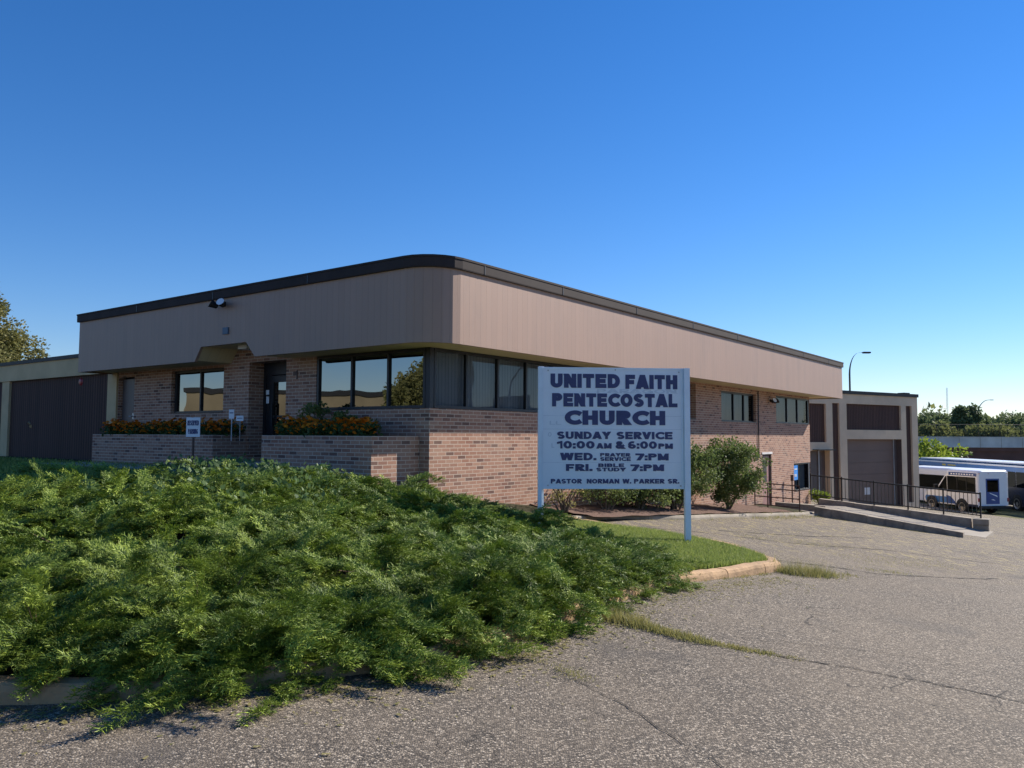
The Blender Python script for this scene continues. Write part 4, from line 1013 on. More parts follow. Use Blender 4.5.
# dark soffit of the plank seams on the board
b = MB()
for py in (416.2, 429.5, 462.5): b.box(.03, WS-.12, -.0025, 0, zy(py), zy(py)+.006)
b.build('seam', M['ghost'], bd)

# small reserved parking sign and two cards on a stake
x, y = lw2w(5.25, 1.25)
ps = empty('parking_sign', (x, y, 0), ROT-PI/2+.35, 'small white reserved parking sign on a thin post before the left planter', 'sign')
b = MB(); b.box(-.165, .165, -.006, 0, 1.53, 1.92); pl = b.build('plate', M['white'], ps, bevel=.003)
b = MB(); b.box(-.02, .02, .002, .022, .8, 1.6); b.build('post', M['pipe'], ps)
text_part('lettering', [('RESERVED', -.135, .135, 1.76, 1.86, .02, .003), ('PARKING', -.115, .115, 1.59, 1.69, .02, .003)], M['navy'], pl).location = (0, -.0065, 0)
x, y = lw2w(5.15, .45)
st = empty('stake_card', (x, y, 0), ROT-PI/2+.2, 'small white card on a thin white stake left of the entrance', 'sign')
b = MB(); b.box(-.07, .07, -.006, 0, 1.91, 2.10); b.build('card', M['white'], st)
b = MB(); b.box(-.05, .05, -.009, -.0062, 2.02, 2.04); b.build('printed_line', M['navy'], st)
b = MB(); b.box(-.008, .008, .001, .012, 1.45, 1.92); b.build('stake', M['white'], st)
x, y = lw2w(4.9, .42)
st = empty('name_card', (x, y, 0), ROT-PI/2+.2, 'small wide white card right beside the stake card left of the entrance', 'sign')
b = MB(); b.box(-.095, .095, -.006, 0, 1.86, 1.97); b.build('card', M['white'], st)
b = MB(); b.box(-.07, .07, -.009, -.0062, 1.91, 1.925); b.build('printed_line', M['navy'], st)
b = MB(); b.box(-.006, .006, .001, .012, 1.45, 1.86); b.build('stake', M['galv'], st)

# ------------------------------------------------------------------ right hand service building
D2 = Vector((.845, .535)); D2.normalize()
svc = empty('service_building', (19.2-D2.x*9, 42-D2.y*9, 0), math.atan2(D2.y, D2.x), 'beige framed building with brown ribbed panels and a tall brown garage door', 'building')
# local x along the facade: garage centre at x=9, front faces local -y
def fx(px): 
    r = (px-512)/F_; t = (r*42-19.2)/(D2.x-r*D2.y); return 9+t
def fz(py, px):
    t = fx(px)-9; d = 42+D2.y*t; return 1.6+(437.2-py)/F_*d
zr = 4.08; Zc = 3.74
gx0, gx1 = fx(846.7), fx(901); gz1 = fz(439.8, 875); pz0, pz1 = fz(430.6, 875), fz(405.3, 875)
nx0, nx1 = fx(832.5), fx(839.5); rx0, rx1 = fx(906), fx(911.8); lx0, lx1 = fx(795), fx(826)
lz0, lz1 = fz(443, 820), fz(404.5, 820); dz1 = fz(451.5, 820)
ex = fx(917.5)
fr = MB()
holes = [(gx0, gx1, -3.6, gz1, .35), (gx0, gx1, pz0, pz1, .12), (nx0, nx1, -1.9, pz1, .12), (rx0, rx1, -1.9, pz1, .12), (lx0, lx1, lz0, lz1, .12), (lx0, fx(829), -3.6, dz1, .30)]
wall_open(fr, PR, -3, ex, -3.6, Zc, holes)
fr.face([(ex, 0, -3.6), (ex, 14, -3.6), (ex, 14, Zc), (ex, 0, Zc)]); fr.face([(-3, 14, -3.6), (ex, 14, -3.6), (ex, 14, Zc), (-3, 14, Zc)])
fr.build('frame', M['beige_lit'], svc)
def pan(a0, a1, z0, z1, dep, mat, name):
    g = MB(); g.face([(a0, dep, z0), (a1, dep, z0), (a1, dep, z1), (a0, dep, z1)], [(a0, z0), (a1, z0), (a1, z1), (a0, z1)]); return g.build(name, mat, svc)
pan(gx0, gx1, pz0, pz1, .10, M['panel'], 'panel'); pan(nx0, nx1, -1.9, pz1, .10, M['panel'], 'panel'); pan(rx0, rx1, -1.9, pz1, .10, M['panel'], 'panel'); pan(lx0, lx1, lz0, lz1, .10, M['panel'], 'panel')
g = MB()
nP = 6; hh = (gz1+2.15)/nP
for k in range(nP): g.box(gx0, gx1, .30, .34, -2.15+k*hh+.008, -2.15+(k+1)*hh-.008)
g.box(gx0, gx1, .325, .34, -2.2, gz1)
gd = g.build('garage_door', M['garage'], svc)
b = MB(); b.box(fx(868), fx(874), .285, .298, fz(495, 871), fz(488, 871)); b.build('door_light', M['lintel'], gd)
b = MB(); b.box(gx1-.34, gx1-.29, .26, .298, -2.3, gz1); b.build('track', M['galv'], gd)
b = MB(); b.box(gx1-.014, gx1-.004, .012, .298, -2.6, gz1-.004); b.build('jamb_shade', M['doorbrown'], gd)  # brown sheet over the jamb face, its shade put into the colour
b = MB(); b.box(gx1-.28, gx1-.016, .27, .297, -2.3, gz1-.004); b.build('shade_strip', M['doorbrown'], gd)  # added dark strip beside the jamb, painted in place of shade
dd = pan(lx0, fx(829), -3.6, dz1, .28, M['doorbrown'], 'side_door')
b = MB(); b.box(fx(822)-.03, fx(822)+.03, .22, .27, -3, dz1); b.build('door_frame', M['galv'], dd)
b = MB(); b.box(fx(812), fx(829.5), -.35, .02, dz1+.02, dz1+.07); b.build('door_canopy', M['bronze'], svc)
b = MB(); b.box(-3.05, ex+.05, -.06, 14.05, Zc, Zc+.17); b.box(ex-1.0, ex-.5, .1, .5, Zc+.17, Zc+.24); b.build('coping', M['black'], svc)

# ------------------------------------------------------------------ ramp, retaining walls, rails
def lbox(mb, u0, u1, w0, w1, zf0, zf1):
    """box in wall coordinates with sloping top: z as function of w"""
    P = []
    for (u, w_) in ((u0, w0), (u1, w0), (u1, w1), (u0, w1)):
        x, y = loc2w(u, w_); P.append((x, y, zf0(w_))); 
    for (u, w_) in ((u0, w0), (u1, w0), (u1, w1), (u0, w1)):
        x, y = loc2w(u, w_); P.append((x, y, zf1(w_)))
    for q in ((0, 3, 2, 1), (4, 5, 6, 7), (0, 1, 5, 4), (1, 2, 6, 5), (2, 3, 7, 6), (3, 0, 4, 7)): mb.face([P[k] for k in q])
lin = lambda w0, z0, w1, z1: (lambda w_: z0+(z1-z0)*(w_-w0)/(w1-w0))
def wall_thing(name, u0, u1, w0, w1, zt, label, mat, depth=1.0, seg=8, cap=None):
    mb = MB(); rnd = random.Random(len(label))
    n = seg
    for k in range(n):
        a = w0+(w1-w0)*k/n; b_ = w0+(w1-w0)*(k+1)/n; j = rnd.uniform(-.008, .008)
        lbox(mb, u0+j, u1+j, a+.004, b_-.004, lambda w_: -2.8, lambda w_, j=j: zt(w_)+j*.6)
    return tag(mb.build(name, mat), label, 'wall')
wall_thing('low_wall', 15.95, 16.2, 1.8, 5.95, lin(2.0, -.64, 5.95, -1.12), 'low weathered concrete wall along the near side of the ramp', M['concrete_dark'])
wall_thing('retaining_wall', 19.55, 19.85, .9, 5.7, lin(2.0, -.72, 5.9, -1.04), 'concrete retaining wall carrying the long black railing', M['concrete_dark'])
wall_thing('timber_edge', 16.85, 17.05, .25, 1.9, lin(.3, -.62, 1.9, -.66), 'short grey timber edge between the lower door and the ramp', M['concrete_dark'], seg=2)
rp = MB(); lbox(rp, 16.2, 19.55, 1.9, 6.3, lambda w_: -2.8, lin(2.0, -.86, 6.0, -1.36)); tag(rp.build('ramp', M['walk']), kind='structure')
rp = MB(); lbox(rp, 14.6, 19.6, .0, 1.9, lambda w_: -2.8, lambda w_: -.84); tag(rp.build('door_pad', M['walk']), kind='structure')
# far side apron behind the retaining wall
# stacked split blocks at the ramp end
sb = MB(); rnd = random.Random(4)
for k in range(3):
    for j in range(2):
        u = 19.45+j*.26+(k % 2)*.04; x, y = loc2w(u, 5.98)
        m4 = Matrix.Translation((x, y, -1.56+k*.185)) @ Matrix.Rotation(ROT+rnd.uniform(-.03, .03), 4, 'Z')
        sb.box(-.12, .12, -.22+rnd.uniform(-.02, .02), .22, -.0, .178, m4)
tag(sb.build('block_pier', M['concrete'], bevel=.012), 'stubby pier of stacked grey blocks at the end of the ramp wall', 'block pier')
# black railing on the retaining wall
rl = empty('black_railing', loc2w(19.7, .5)+(0,), ROT-PI/2, 'long black metal railing with thin balusters along the ramp wall', 'railing')
zb = lin(2.0, -.72, 5.9, -1.04); U0, U1 = .1, 5.45
def rz_(w_): return zb(max(w_, .6))
b = MB(); b.tube([(U0, 0, rz_(U0+.5)+.80), (1.6, 0, rz_(2.1)+.80), (U1, 0, rz_(U1+.5)+.82)], .024, 8); b.tube([(U0, 0, rz_(U0+.5)+.10), (1.6, 0, rz_(2.1)+.10), (U1, 0, rz_(U1+.5)+.12)], .018, 6); b.build('rail', M['black'], rl)
for k in range(6):
    a = U0+(U1-U0)*k/5
    b = MB(); b.box(a-.022, a+.022, -.022, .022, rz_(a+.5)-.1, rz_(a+.5)+.86); b.build('post', M['black'], rl)
n = 45
for k in range(1, n):
    if k % 9 == 0: continue
    a = U0+(U1-U0)*k/n; b = MB(); b.box(a-.009, a+.009, -.009, .009, rz_(a+.5)+.1, rz_(a+.5)+.80); b.build('baluster', M['black'], rl)
# second post with a sign bracket just behind
# brown pipe handrail by the lower door
hr = empty('pipe_handrail', loc2w(15.25, .15)+(0,), ROT-PI/2, 'rusty brown pipe handrail standing beside the lower door', 'handrail')
for zz_ in (-.62, -.36, -.1, .05)[:4]:
    b = MB(); b.tube([(0 if zz_ < .0 else .35, 0, zz_+.04), (1.42, 0, zz_)], .017, 6); b.build('rail', M['pipe'], hr)
for a, t_ in ((0, -.02), (.42, .09), (1.42, .07)):
    b = MB(); b.tube([(a, 0, -1.0), (a, 0, t_)], .02, 6); b.build('post', M['pipe'], hr)
x, y = loc2w(18.9, .18)
b = MB(); b.tube([(x, y, -.9), (x, y, .15)], .025, 6); b.box(x-.04, x+.04, y-.04, y+.04, .0, .22); tag(b.build('utility_post', M['pipe']), 'thin dark utility post against the bricks left of the lower corner window', 'post')

# ------------------------------------------------------------------ buses
def wheel(parent, x, y, z, r=.39, wd=.25):
    t = MB(); n = 24
    prof = [(r*.62, -wd/2), (r*.9, -wd/2), (r, -wd/2+.04), (r, wd/2-.04), (r*.9, wd/2), (r*.62, wd/2)]
    R_ = [[(x+a*math.cos(2*PI*k/n), y+d, z+a*math.sin(2*PI*k/n)) for k in range(n)] for a, d in prof]
    for p, q in zip(R_, R_[1:]):
        for k in range(n): t.face([p[k], p[(k+1) % n], q[(k+1) % n], q[k]])
    w_ = t.build('wheel', M['rubber'], parent, True)
    h = MB(); prof = [(.001, -wd/2+.05), (r*.25, -wd/2+.02), (r*.3, -wd/2+.07), (r*.55, -wd/2+.07), (r*.63, -wd/2-.005)]
    R_ = [[(x+a*math.cos(2*PI*k/n), y+d, z+a*math.sin(2*PI*k/n)) for k in range(n)] for a, d in prof]
    for p, q in zip(R_, R_[1:]):
        for k in range(n): h.face([p[k], p[(k+1) % n], q[(k+1) % n], q[k]])
    h.build('rim', M['hub'], w_, True)
def rounded_body(L, W, z0, z1, r, nx=2, arch=None):
    """bus shell: rounded-rectangle section lofted along x with slightly domed ends"""
    mb = MB(); sec = []
    m = 6
    for cx, cz, a0 in ((W/2-r, z1-r, 0), (-W/2+r, z1-r, PI/2)):
        for k in range(m+1): a = a0+k/m*PI/2; sec.append((cx+r*math.cos(a), cz+r*math.sin(a)))
    sec += [(-W/2, z0), (W/2, z0)]
    st = [(0, .90, .06), (.05, .96, .02), (.16, 1, 0), (L-.16, 1, 0), (L-.05, .96, .02), (L, .90, .06)]
    rings = []
    for x, s_, dz in st: rings.append([(x, y*s_, z if z < z0+.01 else z0+(z-z0)*(1-dz*.5)) for y, z in sec])
    n = len(sec)
    for a, b_ in zip(rings, rings[1:]):
        for k in range(n): mb.face([a[k], a[(k+1) % n], b_[(k+1) % n], b_[k]])
    mb.face(rings[0]); mb.face(rings[-1][::-1])
    return mb
# shuttle: local x = 0 is the rear, +x towards its front; visible side is local +y
avec = Vector((-.21, .978)); bvec = Vector((.978, .21)); zg = -2.78
Cn = Vector((26.2, 45.5)); W_ = 2.05; mid_ = Cn + bvec*W_/2
shuttle = empty('shuttle_bus', (mid_.x, mid_.y, zg), math.atan2(avec.y, avec.x), 'white shuttle minibus with slanted windscreen and blue graphics behind the black railing', 'bus')
L_ = 4.35; Hh_ = 2.5
rounded_body(2.42, W_, .45, Hh_, .22).build('body', M['buswhite'], shuttle, False)
def side_poly(mb, pts, y0, y1):
    mb.face([(x, y0, z) for x, z in pts]); mb.face([(x, y1, z) for x, z in pts][::-1])
    for (xa, za), (xb, zb_) in zip(pts, pts[1:]+pts[:1]): mb.face([(xa, y0, za), (xb, y0, zb_), (xb, y1, zb_), (xa, y1, za)])
cabp = [(2.38, .42), (4.28, .42), (4.36, .60), (4.30, .98), (4.12, 1.12), (3.38, 1.26), (2.52, 2.22), (2.38, 2.26)]
b = MB(); side_poly(b, cabp, -.94, .94); cab = b.build('cab', M['buswhite'], shuttle, bevel=.03)
b = MB(); b.face([(3.38, -.82, 1.29), (3.38, .82, 1.29), (2.56, .78, 2.20), (2.56, -.78, 2.20)]); b.build('windscreen', M['busglass'], cab)
b = MB(); side_poly(b, [(2.46, 1.28), (3.22, 1.28), (2.56, 2.06), (2.46, 2.08)], .93, .952); b.build('cab_window', M['busglass'], cab)
b = MB(); side_poly(b, [(2.6, .5), (4.2, .5), (4.28, .72), (4.2, .86), (2.4, .86), (2.4, .62)], .93, .956); b.build('silver_blue_panel', M['busmid'], cab)
b = MB(); b.box(4.28, 4.40, -.9, .9, .40, .56); b.build('bumper', M['black'], cab, bevel=.02)
b = MB(); b.box(4.22, 4.34, .62, .88, .72, .90); b.build('headlight', M['galv'], cab)
b = MB(); b.box(3.15, 3.25, .95, 1.2, 1.30, 1.55); b.build('mirror', M['black'], cab)
ys_ = W_/2+.006
b = MB(); b.box(.16, 2.30, ys_-.03, ys_, 1.18, 2.10); sw = b.build('side_window', M['busglass'], shuttle)
for xx in (.16, .80, 1.52, 2.26):
    b = MB(); b.box(xx, xx+.05, ys_+.001, ys_+.012, 1.18, 2.10); b.build('window_post', M['black'], sw)
b = MB(); b.box(.10, 2.2, ys_, ys_+.006, 2.16, 2.34); bs_ = b.build('blue_stripe', M['busblue'], shuttle)
for k in range(9):
    b = MB(); b.box(.3+.2*k, .42+.2*k, ys_+.007, ys_+.012, 2.21, 2.28); b.build('white_mark', M['buswhite'], bs_)
b = MB(); side_poly(b, [(1.6, .50), (2.42, .50), (2.42, .98), (2.05, .90)], ys_-.01, ys_+.006); b.build('side_graphic', M['busblue'], shuttle)
b = MB(); b.box(.05, .75, ys_-.02, ys_+.005, .45, .58); b.build('skirt', M['busnavy'], shuttle)
# second white bus beyond it
C2 = Vector((28.2, 48.9)); m2 = C2+bvec*1.1
bus2 = empty('white_bus', (m2.x, m2.y, -3.0), math.atan2(avec.y, avec.x), 'plain white bus with dark window band parked directly beyond the shuttle', 'bus')
rounded_body(7.2, 2.2, .42, 2.62, .2).build('body', M['buswhite'], bus2)
b = MB(); b.box(.5, 6.8, 1.08, 1.108, 1.2, 2.15); b.build('side_window', M['busglass'], bus2)
n = 16
for xx in (1.2, 3.62):
    b = MB(); cz = .39
    for k in range(n):
        a0, a1 = PI*k/n, PI*(k+1)/n
        b.face([(xx+.47*math.cos(a0), ys_+.008, cz+.47*math.sin(a0)), (xx+.47*math.cos(a1), ys_+.008, cz+.47*math.sin(a1)), (xx+.40*math.cos(a1), ys_+.012, cz+.40*math.sin(a1)), (xx+.40*math.cos(a0), ys_+.012, cz+.40*math.sin(a0))])
        b.face([(xx, ys_+.007, cz), (xx+.42*math.cos(a0), ys_+.007, cz+.42*math.sin(a0)), (xx+.42*math.cos(a1), ys_+.007, cz+.42*math.sin(a1))])
    b.build('wheel_arch', M['black'], shuttle)
def wheel_y(parent, x, yc, z, r, sgn=1):
    e_ = empty('wheel_mount'); e_.parent = None; bpy.data.objects.remove(e_)
    t = MB(); n = 24; wd = .22
    prof = [(r*.62, wd), (r*.9, wd), (r, wd-.04), (r, 0), (r*.9, 0)]
    R_ = [[(x+a*math.cos(2*PI*k/n), yc-wd*sgn+d*sgn, z+a*math.sin(2*PI*k/n)) for k in range(n)] for a, d in prof]
    for p, q in zip(R_, R_[1:]):
        for k in range(n): t.face([p[k], p[(k+1) % n], q[(k+1) % n], q[k]])
    w_ = t.build('wheel', M['rubber'], parent, True)
    h = MB(); prof = [(.001, wd-.02), (r*.22, wd-.02), (r*.28, wd-.09), (r*.5, wd-.09), (r*.63, wd+.005), (r*.68, wd+.005)]
    R_ = [[(x+a*math.cos(2*PI*k/n), yc-wd*sgn+d*sgn, z+a*math.sin(2*PI*k/n)) for k in range(n)] for a, d in prof]
    for p, q in zip(R_, R_[1:]):
        for k in range(n): h.face([p[k], p[(k+1) % n], q[(k+1) % n], q[k]])
    h.build('rim', M['hub'], w_, True)
for xx in (1.2, 3.62):
    wheel_y(shuttle, xx, W_/2+.03, .37, .37, 1); wheel_y(shuttle, xx, -W_/2-.03, .37, .37, -1)
for xx in (1.5, 5.6):
    wheel_y(bus2, xx, 1.12, .4, .4, 1); wheel_y(bus2, xx, -1.12, .4, .4, -1)
b = MB(); b.box(-.012, .02, -.38, .50, .62, 2.04); rd = b.build('rear_door', M['busblue'], shuttle)
b = MB(); b.box(-.02, -.013, -.30, .42, 1.3, 1.96); b.build('rear_window', M['busglass'], rd)
for q in ([(-.25, 1.0), (.25, 1.2), (.3, 1.26), (-.2, 1.1)], [(-.1, .8), (.2, .86), (.05, .9)]):
    b = MB(); b.face([(-.024, y_, z_) for y_, z_ in q]); b.build('white_emblem', M['buswhite'], rd)
b = MB(); b.box(-.16, .05, -W_/2+.05, W_/2-.05, .36, .52); b.build('rear_bumper', M['black'], shuttle, bevel=.02)
for yy in (-.95, .95):
    b = MB(); b.box(-.02, .03, yy-.06, yy+.06, .75, .95); b.build('tail_light', M['red'], shuttle)
for yy in (-.9, -.3, .3, .9):
    b = MB(); b.box(-.0, .05, yy-.04, yy+.04, 2.30, 2.34); b.build('marker_light', M['amber'], shuttle)
# coach
cz = -3.0; cp0 = Vector((31.2, 46.2)); cd = Vector((.03, 1)).normalized()
coach = empty('coach', (cp0.x+1.27, cp0.y, cz), math.atan2(cd.y, cd.x), 'long navy coach with white roof parked behind the shuttle bus', 'bus')
rounded_body(17, 2.5, .35, 2.95, .18).build('body', M['busnavy'], coach)
ys_ = 1.25+.006
b = MB(); b.box(.3, 16.7, -1.1, 1.1, 2.92, 3.02); b.build('roof', M['buswhite'], coach, bevel=.02)
b = MB(); b.box(.2, 16.8, ys_-.02, ys_+.002, 2.74, 2.84); b.build('white_line', M['buswhite'], coach)
b = MB(); b.box(.2, 16.8, ys_-.02, ys_+.004, 2.42, 2.73); b.build('blue_band', M['busmid'], coach)
b = MB(); b.box(11.2, 12.3, ys_+.006, ys_+.012, 2.55, 2.63); b.box(12.6, 13.1, ys_+.006, ys_+.012, 2.53, 2.65); b.build('decal', M['yellow'], coach)
for k in range(9):
    b = MB(); b.box(.5+1.8*k, .5+1.8*k+1.7, ys_-.02, ys_+.006, 1.5, 2.45); b.build('side_window', M['busglass'], coach)
for xx in (4.0, 13.0):
    wheel_y(coach, xx, 1.28, .48, .48, 1); wheel_y(coach, xx, -1.28, .48, .48, -1)
    b = MB(); 
    for k in range(n):
        a0, a1 = PI*k/n, PI*(k+1)/n
        b.face([(xx, ys_+.002, .48), (xx+.58*math.cos(a0), ys_+.002, .48+.58*math.sin(a0)), (xx+.58*math.cos(a1), ys_+.002, .48+.58*math.sin(a1))])
    b.build('wheel_arch', M['black'], coach)

# ------------------------------------------------------------------ bridge and background
def wx(px, d): return (px-512)/F_*d
br = empty('road_bridge', (60, 92, 0), .0, 'concrete road bridge with brown girders beyond the parked buses', 'bridge')
b = MB(); b.box(-22, 60, 0, .35, .42, 1.55); b.box(-22, 60, -.06, .4, 1.55, 1.64); pp = b.build('parapet', M['parapet'], br)
b = MB()
for k in range(34): b.box(-21+k*2.4, -20.96+k*2.4, -.012, -.001, .42, 1.55)
b.build('joint', M['concrete_dark'], pp)
b = MB(); b.box(-22, 60, .1, 12, -.02, .42); b.box(-22, 60, .25, .6, -1.35, -.02); b.build('girder', M['brickrust'], br)
b = MB(); b.box(-22, -14, .3, 12, -4, -1.35); b.box(10, 11.5, .5, 12, -4, -1.35); b.box(40, 48, .3, 12, -4, -1.35); b.build('pier', M['brickrust'], br)
fn = empty('chain_link_fence', (60, 92.2, 0), 0, 'dark chain link fence standing on the bridge parapet', 'fence')
b = MB()
for k in range(30): b.tube([(-21+k*2.4, 0, 1.6), (-21+k*2.4, 0, 3.05)], .03, 5, False)
b.tube([(-21, 0, 3.03), (50, 0, 3.03)], .025, 5, False); o = b.build('fence_frame', M['black'], fn)
b = MB(); k = -21.0
while k < 22:
    for s_ in (-1, 1):
        b.face([(k, 0.01*s_, 1.62), (k+.022, 0.01*s_, 1.62), (k+.022+s_*1.4, .01*s_, 3.02), (k+s_*1.4, .01*s_, 3.02)])
    k += .16
b.build('mesh', M['black'], fn)
def street_lamp(px, d, ztop, base, arm, label, mat, ytip=0.0, side=1, r=.09):
    t = empty('street_lamp', (wx(px, d), d, base), 0, label, 'street lamp')
    H = ztop-base; rise = min(3.2, arm*2.2); pts = [(0, 0, 0), (0, 0, H-rise)]
    for k in range(1, 9): a = k/8*PI/2; pts.append((side*arm*(1-math.cos(a)), 0, H-rise+(rise-.06)*math.sin(a)))
    pts.append((side*arm+side*.3, 0, H-.06)); b = MB(); b.tube(pts, [r, r*.8]+[r*.7-.01*k for k in range(8)]+[r*.4], 8); b.build('pole', mat, t)
    b = MB(); xs_ = side*(arm+.25); b.box(min(xs_, xs_+side*.6), max(xs_, xs_+side*.6), -.15, .15, H-.13, H-.0); b.build('lamp_head', mat, t, bevel=.05)
    return t
street_lamp(850.5, 62, 8.15, -3, .8, 'tall curved street lamp rising behind the beige service building', M['bronze'], r=.09)
street_lamp(977.5, 150, 8.6, -3, 2.2, 'tall dark street lamp standing over the bridge at right', M['galv'], r=.16)
street_lamp(973.4, 118, 4.6, -3, 1.3, 'shorter pale street lamp with its arm turned left behind the bridge fence', M['galv'], side=-1, r=.12)
t_ = street_lamp(512, 33.3, 8.6, -3, 2.0, 'street lamp beyond the right edge mirrored in the right corner windows', M['galv'], r=.14); t_.location = (60, 33.3, -3); t_.rotation_euler = (0, 0, PI/2)
b = MB(); x_ = wx(947.6, 400)
am = empty('antenna_mast', (x_, 400, -5), 0, 'thin distant antenna mast above the trees', 'mast')
for k in range(3): a = k*2*PI/3; b.tube([(.35*math.cos(a), .35*math.sin(a), 0), (.35*math.cos(a), .35*math.sin(a), 31)], .06, 4)
for k in range(40): z_ = k*.78; b.tube([(.35, 0, z_), (-.17, .3, z_+.4), (-.17, -.3, z_+.78)], .03, 3, False)
b.build('lattice', M['galv'], am)
# bright bush by the bridge end
plant('bush', (wx(928, 66), 66, -3.0), 5.2, 4.2, 60, 60, .32, M['brightbush'], 'bright yellow green bush beside the service building, taller left one', 'bush', .3, seed=41, clump=.6)
plant('bush', (wx(951, 68), 68, -3.2), 3.6, 3.3, 45, 60, .3, M['brightbush'], 'low yellow green bush in front of the bridge, right one of two', 'bush', .3, seed=42, clump=.5)
# trees beyond the bridge
def ftree(px, d, top, W, mat, label, seed, shape='dome', base=-5, nc=80, nper=120, leaf=.45):
    plant('tree', (wx(px, d), d, base), W, (437.5-top)/F_*d+1.6-base, nc, nper, leaf, mat, label, 'tree', 2.0, group='trees beyond the bridge', seed=seed, clump=W*.15, shape=shape, tr=.18)
ftree(926, 125, 415, 9, M['darktree'], 'dark round tree beyond the bridge next to the service building', 51)
ftree(940, 122, 414, 8, M['darktree'], 'dark tree beyond the bridge just left of the antenna mast', 52)
ftree(961, 118, 407.5, 6.2, M['darktree'], 'taller dark evergreen beyond the bridge left of the street lamp', 53, 'cone', nc=90)
ftree(972, 119, 409.5, 6.5, M['darktree'], 'dark evergreen beyond the bridge behind the street lamps', 54, 'cone', nc=90)
ftree(984, 121, 412.5, 5.5, M['darktree'], 'smaller dark evergreen beyond the bridge right of the street lamp', 55, 'cone', nc=80)
ftree(1000, 135, 418, 10, M['fartree'], 'pale green tree beyond the bridge right of the evergreens', 56)
ftree(1018, 128, 417, 10, M['darktree'], 'mid green tree beyond the bridge at the right edge', 57)
ftree(950, 132, 420, 9, M['fartree'], 'pale green lower tree beyond the bridge below the antenna mast', 58)
ftree(1036, 140, 417, 12, M['fartree'], 'pale tree beyond the bridge cut by the right edge', 59)
ftree(990, 112, 427, 8, M['fartree'], 'low pale green scrub tree right behind the bridge fence', 60)
ftree(1008, 113, 428, 6, M['fartree'], 'low pale green scrub tree behind the fence at right', 61)
ftree(938, 114, 426, 7, M['fartree'], 'low pale scrub tree behind the left end of the bridge fence', 62)
# far wood
cen = []; rad = []
for k in range(150): 
    cen.append((random.uniform(60, 260), random.uniform(190, 240), random.uniform(-4, 5.2))); rad.append(random.uniform(2.5, 5))
V, F, U = leafcloud(cen, rad, 70, 1.6); tag(npmesh('far_wood', V, F, U, M['fartree']), 'far wood forming the horizon beyond the bridge', 'wood', kind='stuff')

# tree behind the left wing
t = plant('ash_tree', (-23.6, 35, .5), 6.6, 8.0, 130, 300, .125, M['treeleaf'], 'leafy tree with yellowing foliage behind the left wing', 'tree', 1.8, seed=71, clump=.6, tr=.12, hollow=.3, shape='cone')
t.scale = (1.25, 1.25, 1.0)
t = plant('ash_tree', (-28.5, 38, .5), 8.5, 9.2, 90, 120, .2, M['treeleaf'], 'second yellowing tree mostly beyond the left edge behind the wing', 'tree', 1.8, seed=73, clump=.8, tr=.14)

# things off to the sides that the windows mirror
rb = empty('neighbour_building', (-62, -6, 0), .0, 'long beige building across the lot mirrored in the shaded windows', 'building')
b = MB(); b.box(0, 3, -26, 30, -1, 5.0); b.build('wall', M['tan_wall'], rb); b = MB(); b.box(-.1, 3.1, -26.1, 30.1, 5.0, 5.4); b.build('coping', M['black'], rb)
plant('tree', (-50, 4.6, 0), 8, 7, 90, 160, .3, M['treeleaf'], 'round tree beyond the left edge mirrored in the corner windows', 'tree', 1.5, seed=81, clump=1.1, tr=.15)
rb = empty('tower_block', (92, 32, -3), .0, 'grey tower block beyond the right edge mirrored in the right windows', 'building')
b = MB(); b.box(0, 8, 1.3, 4.2, 0, 27); b.box(.5, 8, 4.2, 5.6, 0, 19); b.box(0, 8, 5.6, 26, 0, 8.6); b.box(1, 7, 10, 14, 8.6, 10.2); b.build('wall', M['concrete'], rb)
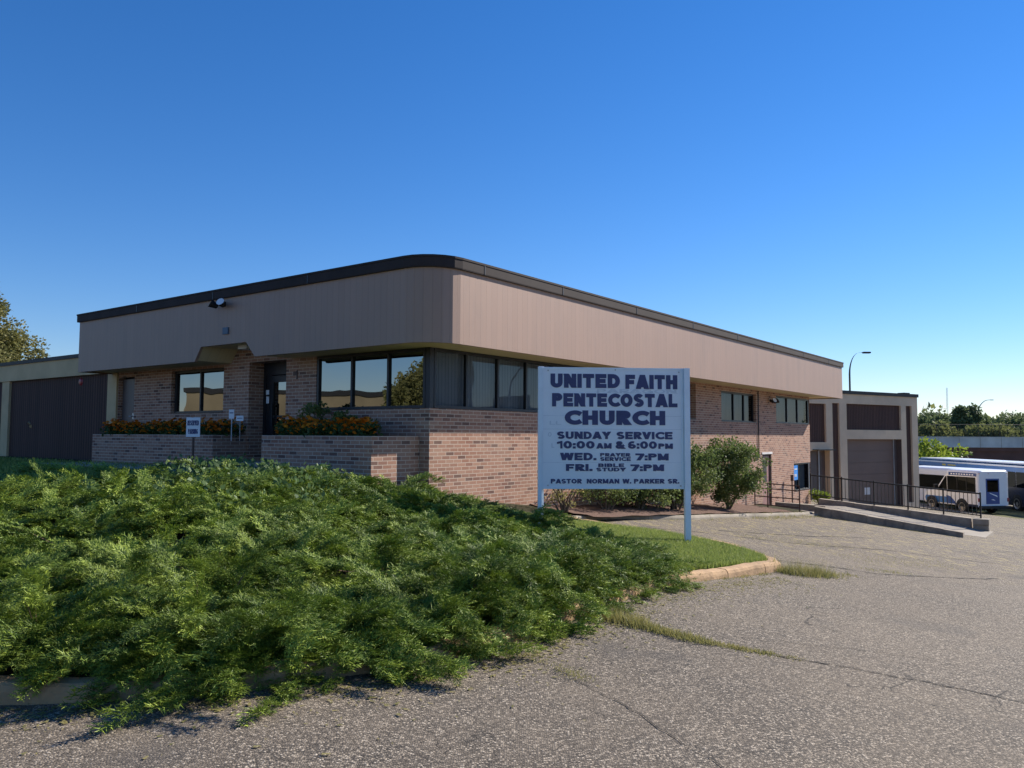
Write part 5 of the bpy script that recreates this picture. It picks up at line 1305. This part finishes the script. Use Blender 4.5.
b = MB(); [b.box(-.05, .0, .5+1.7*i, 1.6+1.7*i, 2+3*j, 3.6+3*j) for i in range(2) for j in range(6)]; b.build('window_row', M['glass'], rb)

# ------------------------------------------------------------------ light, sky, camera
to_sun = Vector((2.044, 1.262, 1.47)).normalized()
el = math.asin(to_sun.z); az = math.atan2(to_sun.x, to_sun.y)
su = bpy.data.lights.new('sun', 'SUN'); su.energy = 5.0; su.angle = math.radians(.53); su.color = (1, .93, .83)
so_ = bpy.data.objects.new('sun', su); C.objects.link(so_); so_.rotation_euler = (-to_sun).to_track_quat('-Z', 'Y').to_euler()
wd = bpy.data.worlds.new('World'); bpy.context.scene.world = wd; wd.use_nodes = True
nt = wd.node_tree; bg = nt.nodes['Background']; sk = nt.nodes.new('ShaderNodeTexSky'); sk.sky_type = 'NISHITA'; sk.sun_disc = False
sk.sun_elevation = el; sk.sun_rotation = az; sk.altitude = 300; sk.air_density = 1.15; sk.dust_density = 0.0; sk.ozone_density = 6.0
hs = nt.nodes.new('ShaderNodeHueSaturation'); hs.inputs['Saturation'].default_value = 1.2; tn = nt.nodes.new('ShaderNodeMix'); tn.data_type = 'RGBA'; tn.blend_type = 'MULTIPLY'; tn.inputs[0].default_value = 1; tn.inputs[7].default_value = (1.0, .955, 1.07, 1); nt.links.new(sk.outputs[0], tn.inputs[6]); nt.links.new(tn.outputs[2], hs.inputs['Color']); nt.links.new(hs.outputs[0], bg.inputs[0]); bg.inputs[1].default_value = .090
cam = bpy.data.cameras.new('camera'); co_ = bpy.data.objects.new('camera', cam); C.objects.link(co_)
cam.sensor_width = 36; cam.lens = F_/1024*36; cam.clip_end = 6000; cam.clip_start = .05
co_.matrix_world = Matrix.Translation((0, 0, 1.6)) @ Matrix.Rotation(math.radians(90+3.62), 4, 'X') @ Matrix.Rotation(math.radians(.27), 4, 'Z')
S = bpy.context.scene; S.camera = co_
S.view_settings.view_transform = 'Standard'; S.view_settings.look = 'None'; S.view_settings.exposure = .58; S.view_settings.gamma = 1
S.cycles.max_bounces = 6; S.cycles.transparent_max_bounces = 8; S.cycles.diffuse_bounces = 3; S.cycles.glossy_bounces = 3
